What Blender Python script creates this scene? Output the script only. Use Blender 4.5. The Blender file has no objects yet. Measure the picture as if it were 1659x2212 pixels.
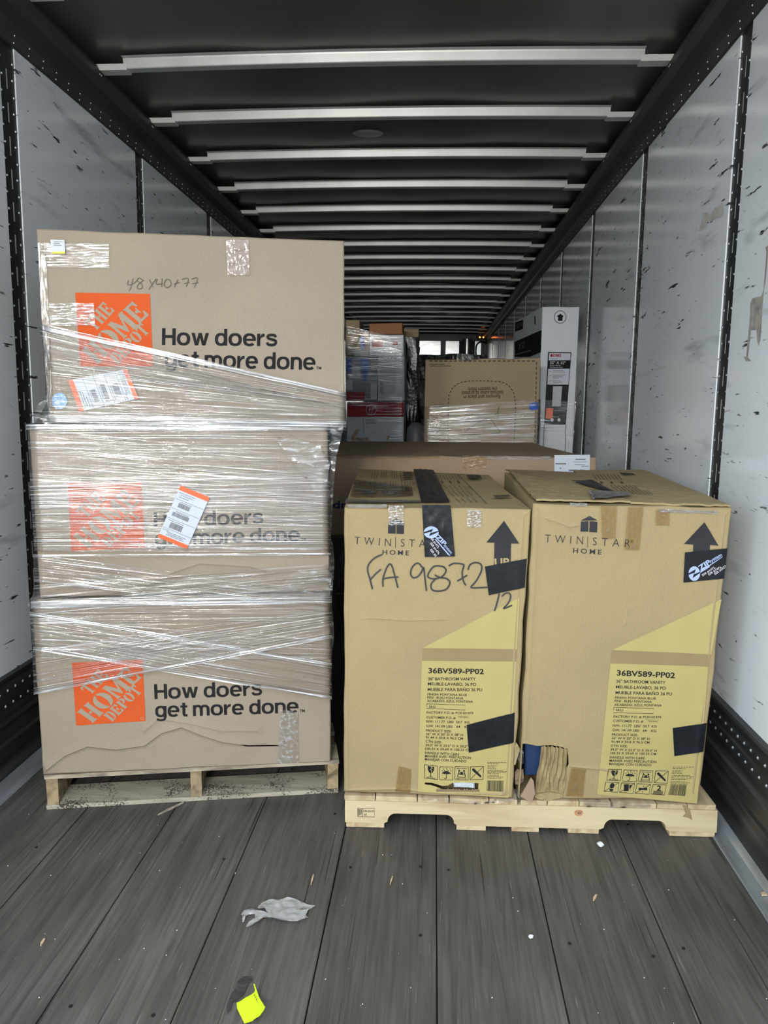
import bpy, bmesh, math, random
from mathutils import Vector, Matrix, noise, geometry
random.seed(7)
SC = bpy.context.scene
COL = SC.collection
V = Vector
# ---------------------------------------------------------------- camera
F_PX, CAM_X, CAM_Z, YAW, PITCH, ROLL = 1626.18, 0.265, 1.3845, 0.0643, 0.1397, 0.0118
FWD = V((-math.sin(YAW)*math.cos(PITCH), math.cos(YAW)*math.cos(PITCH), -math.sin(PITCH)))
RGT = V((math.cos(YAW), math.sin(YAW), 0))
UP = RGT.cross(FWD)
CAMP = V((CAM_X, 0, CAM_Z))
_c, _s = math.cos(ROLL), math.sin(ROLL)
camd = bpy.data.cameras.new('camera')
camd.sensor_fit = 'AUTO'; camd.sensor_width = 36.0
camd.lens = F_PX/2212*36.0
camd.clip_start = 0.02; camd.clip_end = 200
cam = bpy.data.objects.new('camera', camd); COL.objects.link(cam)
_r = RGT*_c + UP*_s; _u = UP*_c - RGT*_s
M3 = Matrix((_r, _u, -FWD)).transposed()
cam.matrix_world = Matrix.Translation(CAMP) @ M3.to_4x4()
SC.camera = cam
# ---------------------------------------------------------------- world (overcast daylight through the open rear doors), exposure
w = bpy.data.worlds.new('overcast_sky'); SC.world = w; w.use_nodes = True
bg = w.node_tree.nodes['Background']
bg.inputs[0].default_value = (0.80, 0.91, 1.0, 1); bg.inputs[1].default_value = 1.5
pl = bpy.data.lights.new('door_portal', 'AREA'); pl.shape = 'RECTANGLE'; pl.size = 2.5; pl.size_y = 2.8
pl.cycles.is_portal = True
po = bpy.data.objects.new('door_portal', pl); COL.objects.link(po)
DOOR_Y = 0.9
po.location = (0, DOOR_Y, 1.42); po.rotation_euler = (math.radians(90), 0, 0)
# two dock lamps on the loading bay left of the camera, shining into the trailer
for i, (lx, ly, lz, lp_w) in enumerate(((-0.20, -2.6, 2.25, 150), (-1.00, -3.0, 2.35, 110))):
    dl = bpy.data.lights.new('dock_lamp', 'POINT'); dl.energy = lp_w; dl.shadow_soft_size = 0.14; dl.color = (1.0, 0.95, 0.86)
    do = bpy.data.objects.new('dock_lamp', dl); COL.objects.link(do); do.location = (lx, ly, lz)
SC.view_settings.view_transform = 'Standard'
SC.view_settings.look = 'None'
SC.view_settings.gamma = 1.0
SC.view_settings.use_curve_mapping = False
SC.view_settings.exposure = 1.45
SC.cycles.transparent_max_bounces = 16
SC.cycles.max_bounces = 5
SC.cycles.diffuse_bounces = 3
SC.cycles.glossy_bounces = 3
SC.cycles.use_adaptive_sampling = True
SC.cycles.adaptive_threshold = 0.02
SC.cycles.caustics_reflective = False
SC.cycles.use_light_tree = False
SC.cycles.sample_clamp_indirect = 6.0
# ---------------------------------------------------------------- pixel -> ray helpers (measuring from the photograph)
def ray(u, v):
    a, b = u-829.5, v-1106.0
    x = _c*a+_s*b; y = -_s*a+_c*b
    return FWD + RGT*(x/F_PX) - UP*(y/F_PX)
def atZ(u, v, Z): d = ray(u, v); return CAMP+d*((Z-CAM_Z)/d.z)
def atY(u, v, Y): d = ray(u, v); return CAMP+d*(Y/d.y)
def atX(u, v, X): d = ray(u, v); return CAMP+d*((X-CAM_X)/d.x)
def crop(x0, y0, s):
    def g(*pts): return [(x0+x/s, y0+y/s) for x, y in pts]
    return g
# ---------------------------------------------------------------- materials
MATS = {}
def newmat(name):
    m = bpy.data.materials.new(name); m.use_nodes = True
    nt = m.node_tree; nt.nodes.clear()
    out = nt.nodes.new('ShaderNodeOutputMaterial')
    MATS[name] = m
    return m, nt, out
def N(nt, t, **kw):
    n = nt.nodes.new(t)
    for k, v in kw.items():
        if k == 'inp':
            for i, val in v.items(): n.inputs[i].default_value = val
        else: setattr(n, k, v)
    return n
def L(nt, a, ao, b, bi): nt.links.new(a.outputs[ao], b.inputs[bi])
def rgba(c): return (c[0], c[1], c[2], 1)
def ramp(nt, stops):
    r = N(nt, 'ShaderNodeValToRGB'); e = r.color_ramp.elements
    while len(e) < len(stops): e.new(0.5)
    for i, (p, c) in enumerate(stops):
        e[i].position = p; e[i].color = rgba(c) if not isinstance(c, (int, float)) else (c, c, c, 1)
    return r
def coords(nt, scale, rot=(0, 0, 0), kind='Object'):
    tc = N(nt, 'ShaderNodeTexCoord'); mp = N(nt, 'ShaderNodeMapping')
    mp.inputs['Scale'].default_value = scale; mp.inputs['Rotation'].default_value = rot
    L(nt, tc, kind, mp, 'Vector'); return mp
def mixrgb(nt, mode='MIX', fac=1.0):
    m = N(nt, 'ShaderNodeMix', data_type='RGBA', blend_type=mode); m.inputs[0].default_value = fac; return m
def simple(name, col, rough=0.6, metal=0.0, spec=0.5, var=0.12, nscale=8.0, bump=0.0, bscale=120, stretch=(1, 1, 1), coat=0.0):
    m, nt, out = newmat(name)
    b = N(nt, 'ShaderNodeBsdfPrincipled')
    b.inputs['Roughness'].default_value = rough; b.inputs['Metallic'].default_value = metal
    b.inputs['Specular IOR Level'].default_value = spec; b.inputs['Coat Weight'].default_value = coat
    mp = coords(nt, stretch)
    n = N(nt, 'ShaderNodeTexNoise', inp={'Scale': nscale, 'Detail': 5.0}); L(nt, mp, 0, n, 'Vector')
    r = ramp(nt, [(0.3, [c*(1-var) for c in col]), (0.7, [min(1, c*(1+var)) for c in col])]); L(nt, n, 'Fac', r, 0)
    L(nt, r, 0, b, 'Base Color')
    if bump:
        n2 = N(nt, 'ShaderNodeTexNoise', inp={'Scale': bscale, 'Detail': 3.0}); L(nt, mp, 0, n2, 'Vector')
        bp = N(nt, 'ShaderNodeBump', inp={'Strength': bump, 'Distance': 0.01}); L(nt, n2, 'Fac', bp, 'Height'); L(nt, bp, 0, b, 'Normal')
    L(nt, b, 0, out, 0)
    return m
def cardboard(name, col, var=0.07, flute=0.25, gloss=0.75):
    m, nt, out = newmat(name)
    b = N(nt, 'ShaderNodeBsdfPrincipled'); b.inputs['Roughness'].default_value = gloss; b.inputs['Specular IOR Level'].default_value = 0.3
    mp = coords(nt, (1, 1, 1))
    n = N(nt, 'ShaderNodeTexNoise', inp={'Scale': 3.0, 'Detail': 6.0}); L(nt, mp, 0, n, 'Vector')
    r = ramp(nt, [(0.3, [c*(1-var) for c in col]), (0.7, [c*(1+var) for c in col])]); L(nt, n, 'Fac', r, 0)
    fl = N(nt, 'ShaderNodeTexNoise', inp={'Scale': 260.0, 'Detail': 2.0}); L(nt, mp, 0, fl, 'Vector')
    r2 = ramp(nt, [(0.25, 0.90), (0.6, 1.0), (0.78, 1.10)]); L(nt, fl, 'Fac', r2, 0)
    mx = mixrgb(nt, 'MULTIPLY'); L(nt, r, 0, mx, 6); L(nt, r2, 0, mx, 7)
    L(nt, mx, 2, b, 'Base Color')
    mp2 = coords(nt, (1, 1, 0.02))
    st = N(nt, 'ShaderNodeTexNoise', inp={'Scale': 150.0, 'Detail': 2.0}); L(nt, mp2, 0, st, 'Vector')
    n3 = N(nt, 'ShaderNodeTexNoise', inp={'Scale': 14.0, 'Detail': 4.0}); L(nt, mp, 0, n3, 'Vector')
    b1 = N(nt, 'ShaderNodeBump', inp={'Strength': flute, 'Distance': 0.002}); L(nt, st, 'Fac', b1, 'Height')
    b2 = N(nt, 'ShaderNodeBump', inp={'Strength': 0.25, 'Distance': 0.01}); L(nt, n3, 'Fac', b2, 'Height'); L(nt, b1, 0, b2, 'Normal')
    L(nt, b2, 0, b, 'Normal'); L(nt, b, 0, out, 0)
    return m
def wood(name, col, dark, grain=(3, 40, 40), rough=0.75, specks=False):
    m, nt, out = newmat(name)
    b = N(nt, 'ShaderNodeBsdfPrincipled'); b.inputs['Roughness'].default_value = rough; b.inputs['Specular IOR Level'].default_value = 0.3
    oi = N(nt, 'ShaderNodeObjectInfo')
    tc = N(nt, 'ShaderNodeTexCoord'); mp = N(nt, 'ShaderNodeMapping'); mp.inputs['Scale'].default_value = grain
    L(nt, tc, 'Object', mp, 'Vector')
    ad = N(nt, 'ShaderNodeVectorMath', operation='ADD'); L(nt, mp, 0, ad, 0)
    sc = N(nt, 'ShaderNodeVectorMath', operation='SCALE', inp={0: (13.0, 7.0, 5.0)}); L(nt, oi, 'Random', sc, 'Scale'); L(nt, sc, 0, ad, 1)
    n = N(nt, 'ShaderNodeTexNoise', inp={'Scale': 1.0, 'Detail': 7.0, 'Distortion': 0.6}); L(nt, ad, 0, n, 'Vector')
    r = ramp(nt, [(0.3, dark), (0.55, col), (0.75, [min(1, c*1.1) for c in col])]); L(nt, n, 'Fac', r, 0)
    hs = N(nt, 'ShaderNodeHueSaturation'); L(nt, r, 0, hs, 'Color')
    mr = N(nt, 'ShaderNodeMapRange', inp={3: 0.85, 4: 1.12}); L(nt, oi, 'Random', mr, 0); L(nt, mr, 0, hs, 'Value')
    if specks:
        g2 = N(nt, 'ShaderNodeNewGeometry')
        k1 = N(nt, 'ShaderNodeTexNoise', inp={'Scale': 170.0, 'Detail': 2.0}); L(nt, g2, 'Position', k1, 'Vector')
        k2 = N(nt, 'ShaderNodeTexNoise', inp={'Scale': 9.0, 'Detail': 2.0}); L(nt, g2, 'Position', k2, 'Vector')
        km = N(nt, 'ShaderNodeMath', operation='MULTIPLY'); L(nt, k1, 'Fac', km, 0); L(nt, k2, 'Fac', km, 1)
        kr = ramp(nt, [(0.29, 0.0), (0.36, 0.9)]); L(nt, km, 0, kr, 0)
        kx = mixrgb(nt); L(nt, kr, 0, kx, 0); L(nt, hs, 0, kx, 6); kx.inputs[7].default_value = (0.02, 0.019, 0.017, 1)
        L(nt, kx, 2, b, 'Base Color')
    else: L(nt, hs, 0, b, 'Base Color')
    bp = N(nt, 'ShaderNodeBump', inp={'Strength': 0.35, 'Distance': 0.004}); L(nt, n, 'Fac', bp, 'Height'); L(nt, bp, 0, b, 'Normal')
    L(nt, b, 0, out, 0)
    return m
def film(name, tint=(1, 1, 1), layers=(0.7, 11.0), haze=(0.008, 0.26), rough=0.10, scale=(1.6, 190.0, 1.0), hazecol=(0.9, 0.92, 0.95), blotch=(3.5, 9.0, 1.0), cut=(0.52, 0.66, 0.36, 0.62)):
    """clear stretch film: transparent with a Fresnel sheen; where it is bunched up into strands more layers reflect."""
    m, nt, out = newmat(name)
    mp = coords(nt, scale, kind='UV')
    n = N(nt, 'ShaderNodeTexNoise', inp={'Scale': 1.0, 'Detail': 4.0, 'Distortion': 0.4}); L(nt, mp, 0, n, 'Vector')
    mp2 = coords(nt, blotch, kind='UV')
    nb = N(nt, 'ShaderNodeTexNoise', inp={'Scale': 1.0, 'Detail': 3.0}); L(nt, mp2, 0, nb, 'Vector')
    s1 = N(nt, 'ShaderNodeMapRange', inp={1: cut[0], 2: cut[1], 3: 0.0, 4: 1.0}); L(nt, n, 'Fac', s1, 0)
    s2 = N(nt, 'ShaderNodeMapRange', inp={1: cut[2], 2: cut[3], 3: 0.0, 4: 1.0}); L(nt, nb, 'Fac', s2, 0)
    ml = N(nt, 'ShaderNodeMath', operation='MULTIPLY'); L(nt, s1, 0, ml, 0); L(nt, s2, 0, ml, 1)
    lay = N(nt, 'ShaderNodeMapRange', inp={1: 0.0, 2: 1.0, 3: layers[0], 4: layers[1]}); L(nt, ml, 0, lay, 0)
    hz = N(nt, 'ShaderNodeMapRange', inp={1: 0.0, 2: 1.0, 3: haze[0], 4: haze[1]}); L(nt, ml, 0, hz, 0)
    bp = N(nt, 'ShaderNodeBump', inp={'Strength': 0.6, 'Distance': 0.004}); L(nt, n, 'Fac', bp, 'Height')
    fr = N(nt, 'ShaderNodeFresnel', inp={'IOR': 1.5}); L(nt, bp, 0, fr, 'Normal')
    mu = N(nt, 'ShaderNodeMath', operation='MULTIPLY', use_clamp=True); L(nt, fr, 0, mu, 0); L(nt, lay, 0, mu, 1)
    tr = N(nt, 'ShaderNodeBsdfTransparent', inp={0: rgba(tint)})
    gl = N(nt, 'ShaderNodeBsdfGlossy', inp={'Roughness': rough}); L(nt, bp, 0, gl, 'Normal')
    df = N(nt, 'ShaderNodeBsdfDiffuse', inp={0: rgba(hazecol)})
    m1 = N(nt, 'ShaderNodeMixShader'); L(nt, hz, 0, m1, 0); L(nt, tr, 0, m1, 1); L(nt, df, 0, m1, 2)
    m2 = N(nt, 'ShaderNodeMixShader'); L(nt, mu, 0, m2, 0); L(nt, m1, 0, m2, 1); L(nt, gl, 0, m2, 2)
    L(nt, m2, 0, out, 0)
    return m
cardboard('kraft_grey', (0.285, 0.235, 0.178))
cardboard('kraft_tan', (0.305, 0.235, 0.122), flute=0.4)
cardboard('kraft_brown', (0.29, 0.205, 0.135))
cardboard('kraft_dull', (0.31, 0.235, 0.15))
cardboard('kraft_edge', (0.19, 0.135, 0.08), var=0.2)
cardboard('kraft_orange', (0.33, 0.15, 0.07))
cardboard('white_board', (0.60, 0.63, 0.66), var=0.04, gloss=0.55)
cardboard('grey_board', (0.42, 0.44, 0.46), var=0.15, gloss=0.5)
simple('ink_yellow', (0.375, 0.315, 0.13), 0.85, spec=0.12, var=0.04)
simple('ink_orange', (0.52, 0.085, 0.022), 0.85, spec=0.12, var=0.05)
simple('ink_black', (0.016, 0.016, 0.017), 0.85, spec=0.12, var=0.2)
simple('ink_faded', (0.065, 0.055, 0.038), 0.85, spec=0.12, var=0.3, nscale=60)
simple('ink_band', (0.245, 0.185, 0.095), 0.85, spec=0.12, var=0.05)
simple('ink_marker', (0.045, 0.045, 0.045), 0.85, spec=0.12, var=0.3)
simple('ink_pen', (0.10, 0.09, 0.08), 0.85, spec=0.12, var=0.3)
simple('ink_navy', (0.015, 0.022, 0.09), 0.85, spec=0.12)
simple('ink_grey', (0.16, 0.16, 0.17), 0.85, spec=0.12, var=0.2)
simple('ink_slate', (0.032, 0.032, 0.036), 0.85, spec=0.12, var=0.2)
simple('ink_red', (0.30, 0.02, 0.03), 0.85, spec=0.12, var=0.2)
simple('ink_blue', (0.03, 0.10, 0.42), 0.85, spec=0.12, var=0.25)
simple('ink_pale', (0.33, 0.40, 0.60), 0.85, spec=0.12, var=0.06)
simple('ink_kraft', (0.30, 0.25, 0.19), 0.85, spec=0.12, var=0.06, nscale=3)
simple('ink_white', (0.55, 0.57, 0.6), 0.85, spec=0.12, var=0.04)
simple('label_paper', (0.46, 0.50, 0.56), 0.45, var=0.03)
simple('label_orange', (0.66, 0.10, 0.02), 0.45, var=0.06)
simple('sticker_yellow', (0.75, 0.62, 0.05), 0.5)
simple('sticker_blue', (0.13, 0.30, 0.55), 0.35, var=0.15, nscale=60, bump=0.4, bscale=90)
simple('black_tape', (0.008, 0.009, 0.012), 0.36, var=0.3, nscale=20, bump=0.15, bscale=30, spec=0.3)
simple('black_film', (0.006, 0.006, 0.008), 0.28, var=0.3, bump=0.5, bscale=22, spec=0.5)
simple('blue_lacquer', (0.014, 0.034, 0.095), 0.4, var=0.05)
simple('foam_white', (0.62, 0.68, 0.75), 0.8, var=0.05, bump=0.4, bscale=90)
simple('grey_plastic', (0.12, 0.13, 0.15), 0.5)
simple('dark_steel', (0.020, 0.022, 0.024), 0.42, metal=0.35, var=0.25, nscale=5, bump=0.06, bscale=30, spec=0.5)
simple('rail_steel', (0.046, 0.045, 0.043), 0.48, metal=0.15, var=0.2, nscale=3, spec=0.4)
simple('rivet_steel', (0.42, 0.44, 0.46), 0.35, metal=0.8, var=0.1)
simple('aluminium', (0.55, 0.57, 0.59), 0.36, metal=0.75, var=0.12, nscale=6, stretch=(1, 0.3, 1))
simple('kerb_aluminium', (0.30, 0.33, 0.36), 0.45, metal=0.6, var=0.35, nscale=9, stretch=(3, 0.3, 1), bump=0.1, bscale=40)
simple('bow_steel', (0.48, 0.49, 0.49), 0.38, metal=0.2, var=0.12, nscale=4)
simple('bracket_white', (0.55, 0.56, 0.55), 0.5, var=0.1)
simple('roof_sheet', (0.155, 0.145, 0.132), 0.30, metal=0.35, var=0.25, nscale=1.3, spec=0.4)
simple('nose_aluminium', (0.62, 0.64, 0.64), 0.22, metal=0.9, var=0.15, nscale=2, bump=0.25, bscale=3)
simple('screw_dark', (0.012, 0.012, 0.012), 0.5, metal=0.3)
simple('residue_tan', (0.33, 0.31, 0.27), 0.8, var=0.35, nscale=30)
simple('residue_pale', (0.52, 0.50, 0.46), 0.8, var=0.15, nscale=20)
simple('fluor_yellow', (0.56, 0.72, 0.015), 0.55, var=0.04)
simple('tar', (0.030, 0.030, 0.029), 0.7, var=0.4, nscale=40, bump=0.5, bscale=60)
simple('asphalt', (0.16, 0.16, 0.165), 0.9, var=0.2, nscale=2)
simple('outside_dark', (0.42, 0.42, 0.42), 0.8)
simple('chip_tan', (0.50, 0.38, 0.24), 0.8, var=0.2)
wood('pine', (0.52, 0.43, 0.27), (0.40, 0.29, 0.155), grain=(2.2, 26, 26))
wood('pine_deep', (0.46, 0.37, 0.235), (0.32, 0.23, 0.125), grain=(26, 2.2, 26))
wood('pallet_grey', (0.40, 0.355, 0.27), (0.15, 0.125, 0.095), grain=(4, 30, 30))
wood('pallet_dusty', (0.33, 0.30, 0.235), (0.20, 0.18, 0.14), grain=(4, 30, 30), specks=True)
wood('pallet_end', (0.33, 0.25, 0.15), (0.11, 0.08, 0.05), grain=(20, 20, 20))
film('stretch_film')
film('edge_film', layers=(2.0, 12.0), haze=(0.06, 0.5), scale=(4, 160, 1), cut=(0.45, 0.6, 0.3, 0.5))
film('loose_film', layers=(1.2, 10.0), haze=(0.03, 0.3), scale=(6, 24, 1))
film('scrap_film', layers=(2.0, 14.0), haze=(0.34, 0.7), scale=(5, 30, 1), hazecol=(0.85, 0.86, 0.87))
film('clear_tape', tint=(0.97, 0.95, 0.91), layers=(1.0, 9.0), haze=(0.06, 0.40), scale=(4, 14, 1), cut=(0.48, 0.62, 0.35, 0.6))
film('tan_tape', tint=(0.93, 0.86, 0.74), layers=(0.6, 2.5), haze=(0.0, 0.04), scale=(4, 6, 1))
film('pink_tape', tint=(1.0, 0.90, 0.88), layers=(1.2, 6.0), haze=(0.22, 0.4), scale=(2.5, 4, 1), hazecol=(0.50, 0.41, 0.38))
film('far_film', layers=(0.7, 6.5), haze=(0.01, 0.16), scale=(2.2, 110.0, 1.0), cut=(0.50, 0.64, 0.38, 0.60))
def wall_white():
    m, nt, out = newmat('wall_white')
    b = N(nt, 'ShaderNodeBsdfPrincipled'); b.inputs['Roughness'].default_value = 0.15; b.inputs['Specular IOR Level'].default_value = 0.5
    geo = N(nt, 'ShaderNodeNewGeometry')
    def mapped(scale, rot):
        mp = N(nt, 'ShaderNodeMapping'); mp.inputs['Scale'].default_value = scale; mp.inputs['Rotation'].default_value = rot
        L(nt, geo, 'Position', mp, 'Vector'); return mp
    n0 = N(nt, 'ShaderNodeTexNoise', inp={'Scale': 1.7, 'Detail': 5.0}); L(nt, geo, 'Position', n0, 'Vector')
    base = ramp(nt, [(0.3, (0.72, 0.765, 0.80)), (0.7, (0.79, 0.83, 0.865))]); L(nt, n0, 'Fac', base, 0)
    prev = base; po = 0
    for sc, lo, hi, colr, tilt, seed in (((1, 2.2, 11), 0.60, 0.74, (0.50, 0.54, 0.57), 0.55, 2), ((1, 5, 30), 0.655, 0.70, (0.03, 0.035, 0.04), 0.55, 0), ((1, 9, 60), 0.68, 0.72, (0.07, 0.08, 0.09), 0.35, 3), ((1, 3.5, 16), 0.735, 0.765, (0.06, 0.16, 0.32), 0.5, 9), ((1, 14, 30), 0.725, 0.755, (0.02, 0.02, 0.02), 0.2, 5)):
        mp = mapped(sc, (-tilt, 0, 0)); mp.inputs['Location'].default_value = (seed, seed*1.7, seed*0.6)
        n = N(nt, 'ShaderNodeTexNoise', inp={'Scale': 1.0, 'Detail': 3.0, 'Roughness': 0.6}); L(nt, mp, 0, n, 'Vector')
        r = ramp(nt, [(lo, 0.0), (hi, 1.0)]); L(nt, n, 'Fac', r, 0)
        mx = mixrgb(nt); L(nt, r, 0, mx, 0); L(nt, prev, po, mx, 6); mx.inputs[7].default_value = rgba(colr)
        prev = mx; po = 2
    L(nt, prev, po, b, 'Base Color')
    nb = N(nt, 'ShaderNodeTexNoise', inp={'Scale': 2.2, 'Detail': 2.0}); L(nt, geo, 'Position', nb, 'Vector')
    bp = N(nt, 'ShaderNodeBump', inp={'Strength': 0.06, 'Distance': 0.05}); L(nt, nb, 'Fac', bp, 'Height'); L(nt, bp, 0, b, 'Normal')
    L(nt, b, 0, out, 0)
wall_white()
def floor_wood():
    m, nt, out = newmat('floor_wood')
    b = N(nt, 'ShaderNodeBsdfPrincipled'); b.inputs['Roughness'].default_value = 0.55; b.inputs['Specular IOR Level'].default_value = 0.4
    geo = N(nt, 'ShaderNodeNewGeometry'); oi = N(nt, 'ShaderNodeObjectInfo')
    def nz(scale, detail=5.0, off=0.0, dist=0.0):
        mp = N(nt, 'ShaderNodeMapping'); mp.inputs['Scale'].default_value = scale; mp.inputs['Location'].default_value = (off, off, 0)
        L(nt, geo, 'Position', mp, 'Vector')
        n = N(nt, 'ShaderNodeTexNoise', inp={'Scale': 1.0, 'Detail': detail, 'Distortion': dist}); L(nt, mp, 0, n, 'Vector'); return n
    g = nz((64, 2.6, 1), 10.0, 0, 1.2)
    r = ramp(nt, [(0.26, (0.046, 0.044, 0.040)), (0.5, (0.075, 0.071, 0.0645)), (0.74, (0.100, 0.095, 0.087))]); L(nt, g, 'Fac', r, 0)
    hs = N(nt, 'ShaderNodeHueSaturation'); L(nt, r, 0, hs, 'Color')
    mr = N(nt, 'ShaderNodeMapRange', inp={3: 0.88, 4: 1.12}); L(nt, oi, 'Random', mr, 0); L(nt, mr, 0, hs, 'Value')
    p = nz((9, 2.2, 1), 7.0, 4.0); pr = ramp(nt, [(0.3, 0.70), (0.7, 1.2)]); L(nt, p, 'Fac', pr, 0)
    mx = mixrgb(nt, 'MULTIPLY'); L(nt, hs, 0, mx, 6); L(nt, pr, 0, mx, 7)
    s = nz((150, 7.0, 1), 3.0, 9.0); sr = ramp(nt, [(0.66, 0.0), (0.74, 0.6)]); L(nt, s, 'Fac', sr, 0)
    m2 = mixrgb(nt); L(nt, sr, 0, m2, 0); L(nt, mx, 2, m2, 6); m2.inputs[7].default_value = (0.20, 0.18, 0.15, 1)
    k = nz((95, 1.1, 1), 3.0, 17.0, 0.4); kr = ramp(nt, [(0.665, 0.0), (0.70, 0.8)]); L(nt, k, 'Fac', kr, 0)
    m3 = mixrgb(nt); L(nt, kr, 0, m3, 0); L(nt, m2, 2, m3, 6); m3.inputs[7].default_value = (0.010, 0.010, 0.010, 1)
    L(nt, m3, 2, b, 'Base Color')
    bp = N(nt, 'ShaderNodeBump', inp={'Strength': 0.5, 'Distance': 0.004}); L(nt, g, 'Fac', bp, 'Height'); L(nt, bp, 0, b, 'Normal')
    L(nt, b, 0, out, 0)
floor_wood()
def scuff_band():
    m, nt, out = newmat('scuff_band')
    b = N(nt, 'ShaderNodeBsdfPrincipled'); b.inputs['Roughness'].default_value = 0.42; b.inputs['Metallic'].default_value = 0.3
    mp = coords(nt, (6, 1.2, 30))
    n = N(nt, 'ShaderNodeTexNoise', inp={'Scale': 1.0, 'Detail': 6.0}); L(nt, mp, 0, n, 'Vector')
    r = ramp(nt, [(0.3, (0.012, 0.012, 0.013)), (0.58, (0.035, 0.036, 0.038)), (0.70, (0.075, 0.075, 0.075)), (0.78, (0.2, 0.2, 0.2))]); L(nt, n, 'Fac', r, 0)
    L(nt, r, 0, b, 'Base Color'); L(nt, b, 0, out, 0)
scuff_band()
m_, nt_, out_ = newmat('marker_light')
e_ = N(nt_, 'ShaderNodeEmission', inp={0: (1.0, 0.26, 0.05, 1), 1: 2.2}); L(nt_, e_, 0, out_, 0)
# ---------------------------------------------------------------- object helpers
BASE = {}
def thing(name, label, cat, loc, group=None):
    o = bpy.data.objects.new(name, None); COL.objects.link(o)
    o.empty_display_size = 0.1; o.location = loc; o['label'] = label; o['category'] = cat
    if group: o['group'] = group
    BASE[o] = V(loc); return o
def tag(o, label, cat, group=None, kind=None):
    o['label'] = label; o['category'] = cat
    if group: o['group'] = group
    if kind: o['kind'] = kind
    return o
def struct(o, label=None):
    o['kind'] = 'structure'
    if label: o['label'] = label
    return o
def empty_struct(name, label, loc=(0, 0, 0)):
    o = bpy.data.objects.new(name, None); COL.objects.link(o); o.location = loc; BASE[o] = V(loc)
    return struct(o, label)
def mk(name, geo, mat, parent=None, loc=None, smooth=False, uv=None, label=None):
    """geo = (verts in world space, faces); becomes ONE mesh object, child of parent or top-level at loc"""
    vs, fs = geo
    if parent is not None: base = BASE[parent]
    else: base = V(loc) if loc is not None else V((0, 0, 0))
    me = bpy.data.meshes.new(name)
    me.from_pydata([tuple(V(v)-base) for v in vs], [], fs)
    if uv is not None:
        ul = me.uv_layers.new(name='uv')
        for lp in me.loops: ul.data[lp.index].uv = uv[lp.vertex_index]
    me.materials.append(MATS[mat])
    if smooth:
        for p in me.polygons: p.use_smooth = True
    me.update()
    o = bpy.data.objects.new(name, me); COL.objects.link(o)
    BASE[o] = base
    if parent is not None: o.parent = parent
    else: o.location = base
    if label: o['label'] = label
    return o
def dup(o, delta, parent=None, name=None):
    c = o.copy(); COL.objects.link(c); c.location = V(o.location)+V(delta); c.parent = parent or o.parent
    BASE[c] = BASE[o]; return c
def join(*gs):
    vs, fs = [], []
    for v, f in gs:
        k = len(vs); vs += list(v); fs += [tuple(i+k for i in q) for q in f]
    return vs, fs
def box(x0, x1, y0, y1, z0, z1):
    v = [V((x, y, z)) for z in (z0, z1) for y in (y0, y1) for x in (x0, x1)]
    return v, [(0, 2, 3, 1), (4, 5, 7, 6), (0, 1, 5, 4), (2, 6, 7, 3), (0, 4, 6, 2), (1, 3, 7, 5)]
def frame_box(fr, p0, p1, d0, d1, z0, z1, j=0.0):
    """box in a ground frame fr=(origin, across, deep)"""
    o, a, d = fr
    v, f = box(p0, p1, d0, d1, z0, z1)
    return [o+a*q.x+d*q.y+V((0, 0, q.z))+V((random.uniform(-j, j) for _ in range(3))) for q in v], f
def prism(poly, vec, ):
    """extrude a planar loop of 3D points by vec"""
    n = len(poly); vs = [V(p) for p in poly]+[V(p)+V(vec) for p in poly]
    tris = geometry.tessellate_polygon([[V(p) for p in poly]])
    fs = [tuple(t) for t in tris]+[tuple(i+n for i in reversed(t)) for t in tris]
    fs += [(i, (i+1) % n, (i+1) % n+n, i+n) for i in range(n)]
    return vs, fs
def extrude_profile(prof, y0, y1, ny=1, closed=True):
    """(x,z) profile swept along Y"""
    n = len(prof); vs, fs = [], []
    for k in range(ny+1):
        y = y0+(y1-y0)*k/ny
        vs += [V((x, y, z)) for x, z in prof]
    for k in range(ny):
        for i in range(n if closed else n-1):
            a = k*n+i; b = k*n+(i+1) % n
            fs.append((a, b, b+n, a+n))
    if closed:
        fs.append(tuple(range(n-1, -1, -1))); fs.append(tuple(ny*n+i for i in range(n)))
    return vs, fs
def tube(pts, r, seg=6):
    vs, fs = [], []; pts = [V(p) for p in pts]
    for i, p in enumerate(pts):
        t = (pts[min(i+1, len(pts)-1)]-pts[max(i-1, 0)]).normalized()
        s = t.cross(V((0, 0, 1)));
        if s.length < 1e-4: s = V((1, 0, 0))
        s.normalize(); q = s.cross(t)
        for k in range(seg):
            an = 2*math.pi*k/seg; vs.append(p+(s*math.cos(an)+q*math.sin(an))*r)
    for i in range(len(pts)-1):
        for k in range(seg): fs.append((i*seg+k, i*seg+(k+1) % seg, (i+1)*seg+(k+1) % seg, (i+1)*seg+k))
    fs.append(tuple(range(seg-1, -1, -1))); fs.append(tuple((len(pts)-1)*seg+k for k in range(seg)))
    return vs, fs
def inside(pt, poly):
    x, y = pt; r = False; n = len(poly)
    for i in range(n):
        x1, y1 = poly[i]; x2, y2 = poly[(i+1) % n]
        if (y1 > y) != (y2 > y) and x < (x2-x1)*(y-y1)/(y2-y1)+x1: r = not r
    return r
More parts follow.
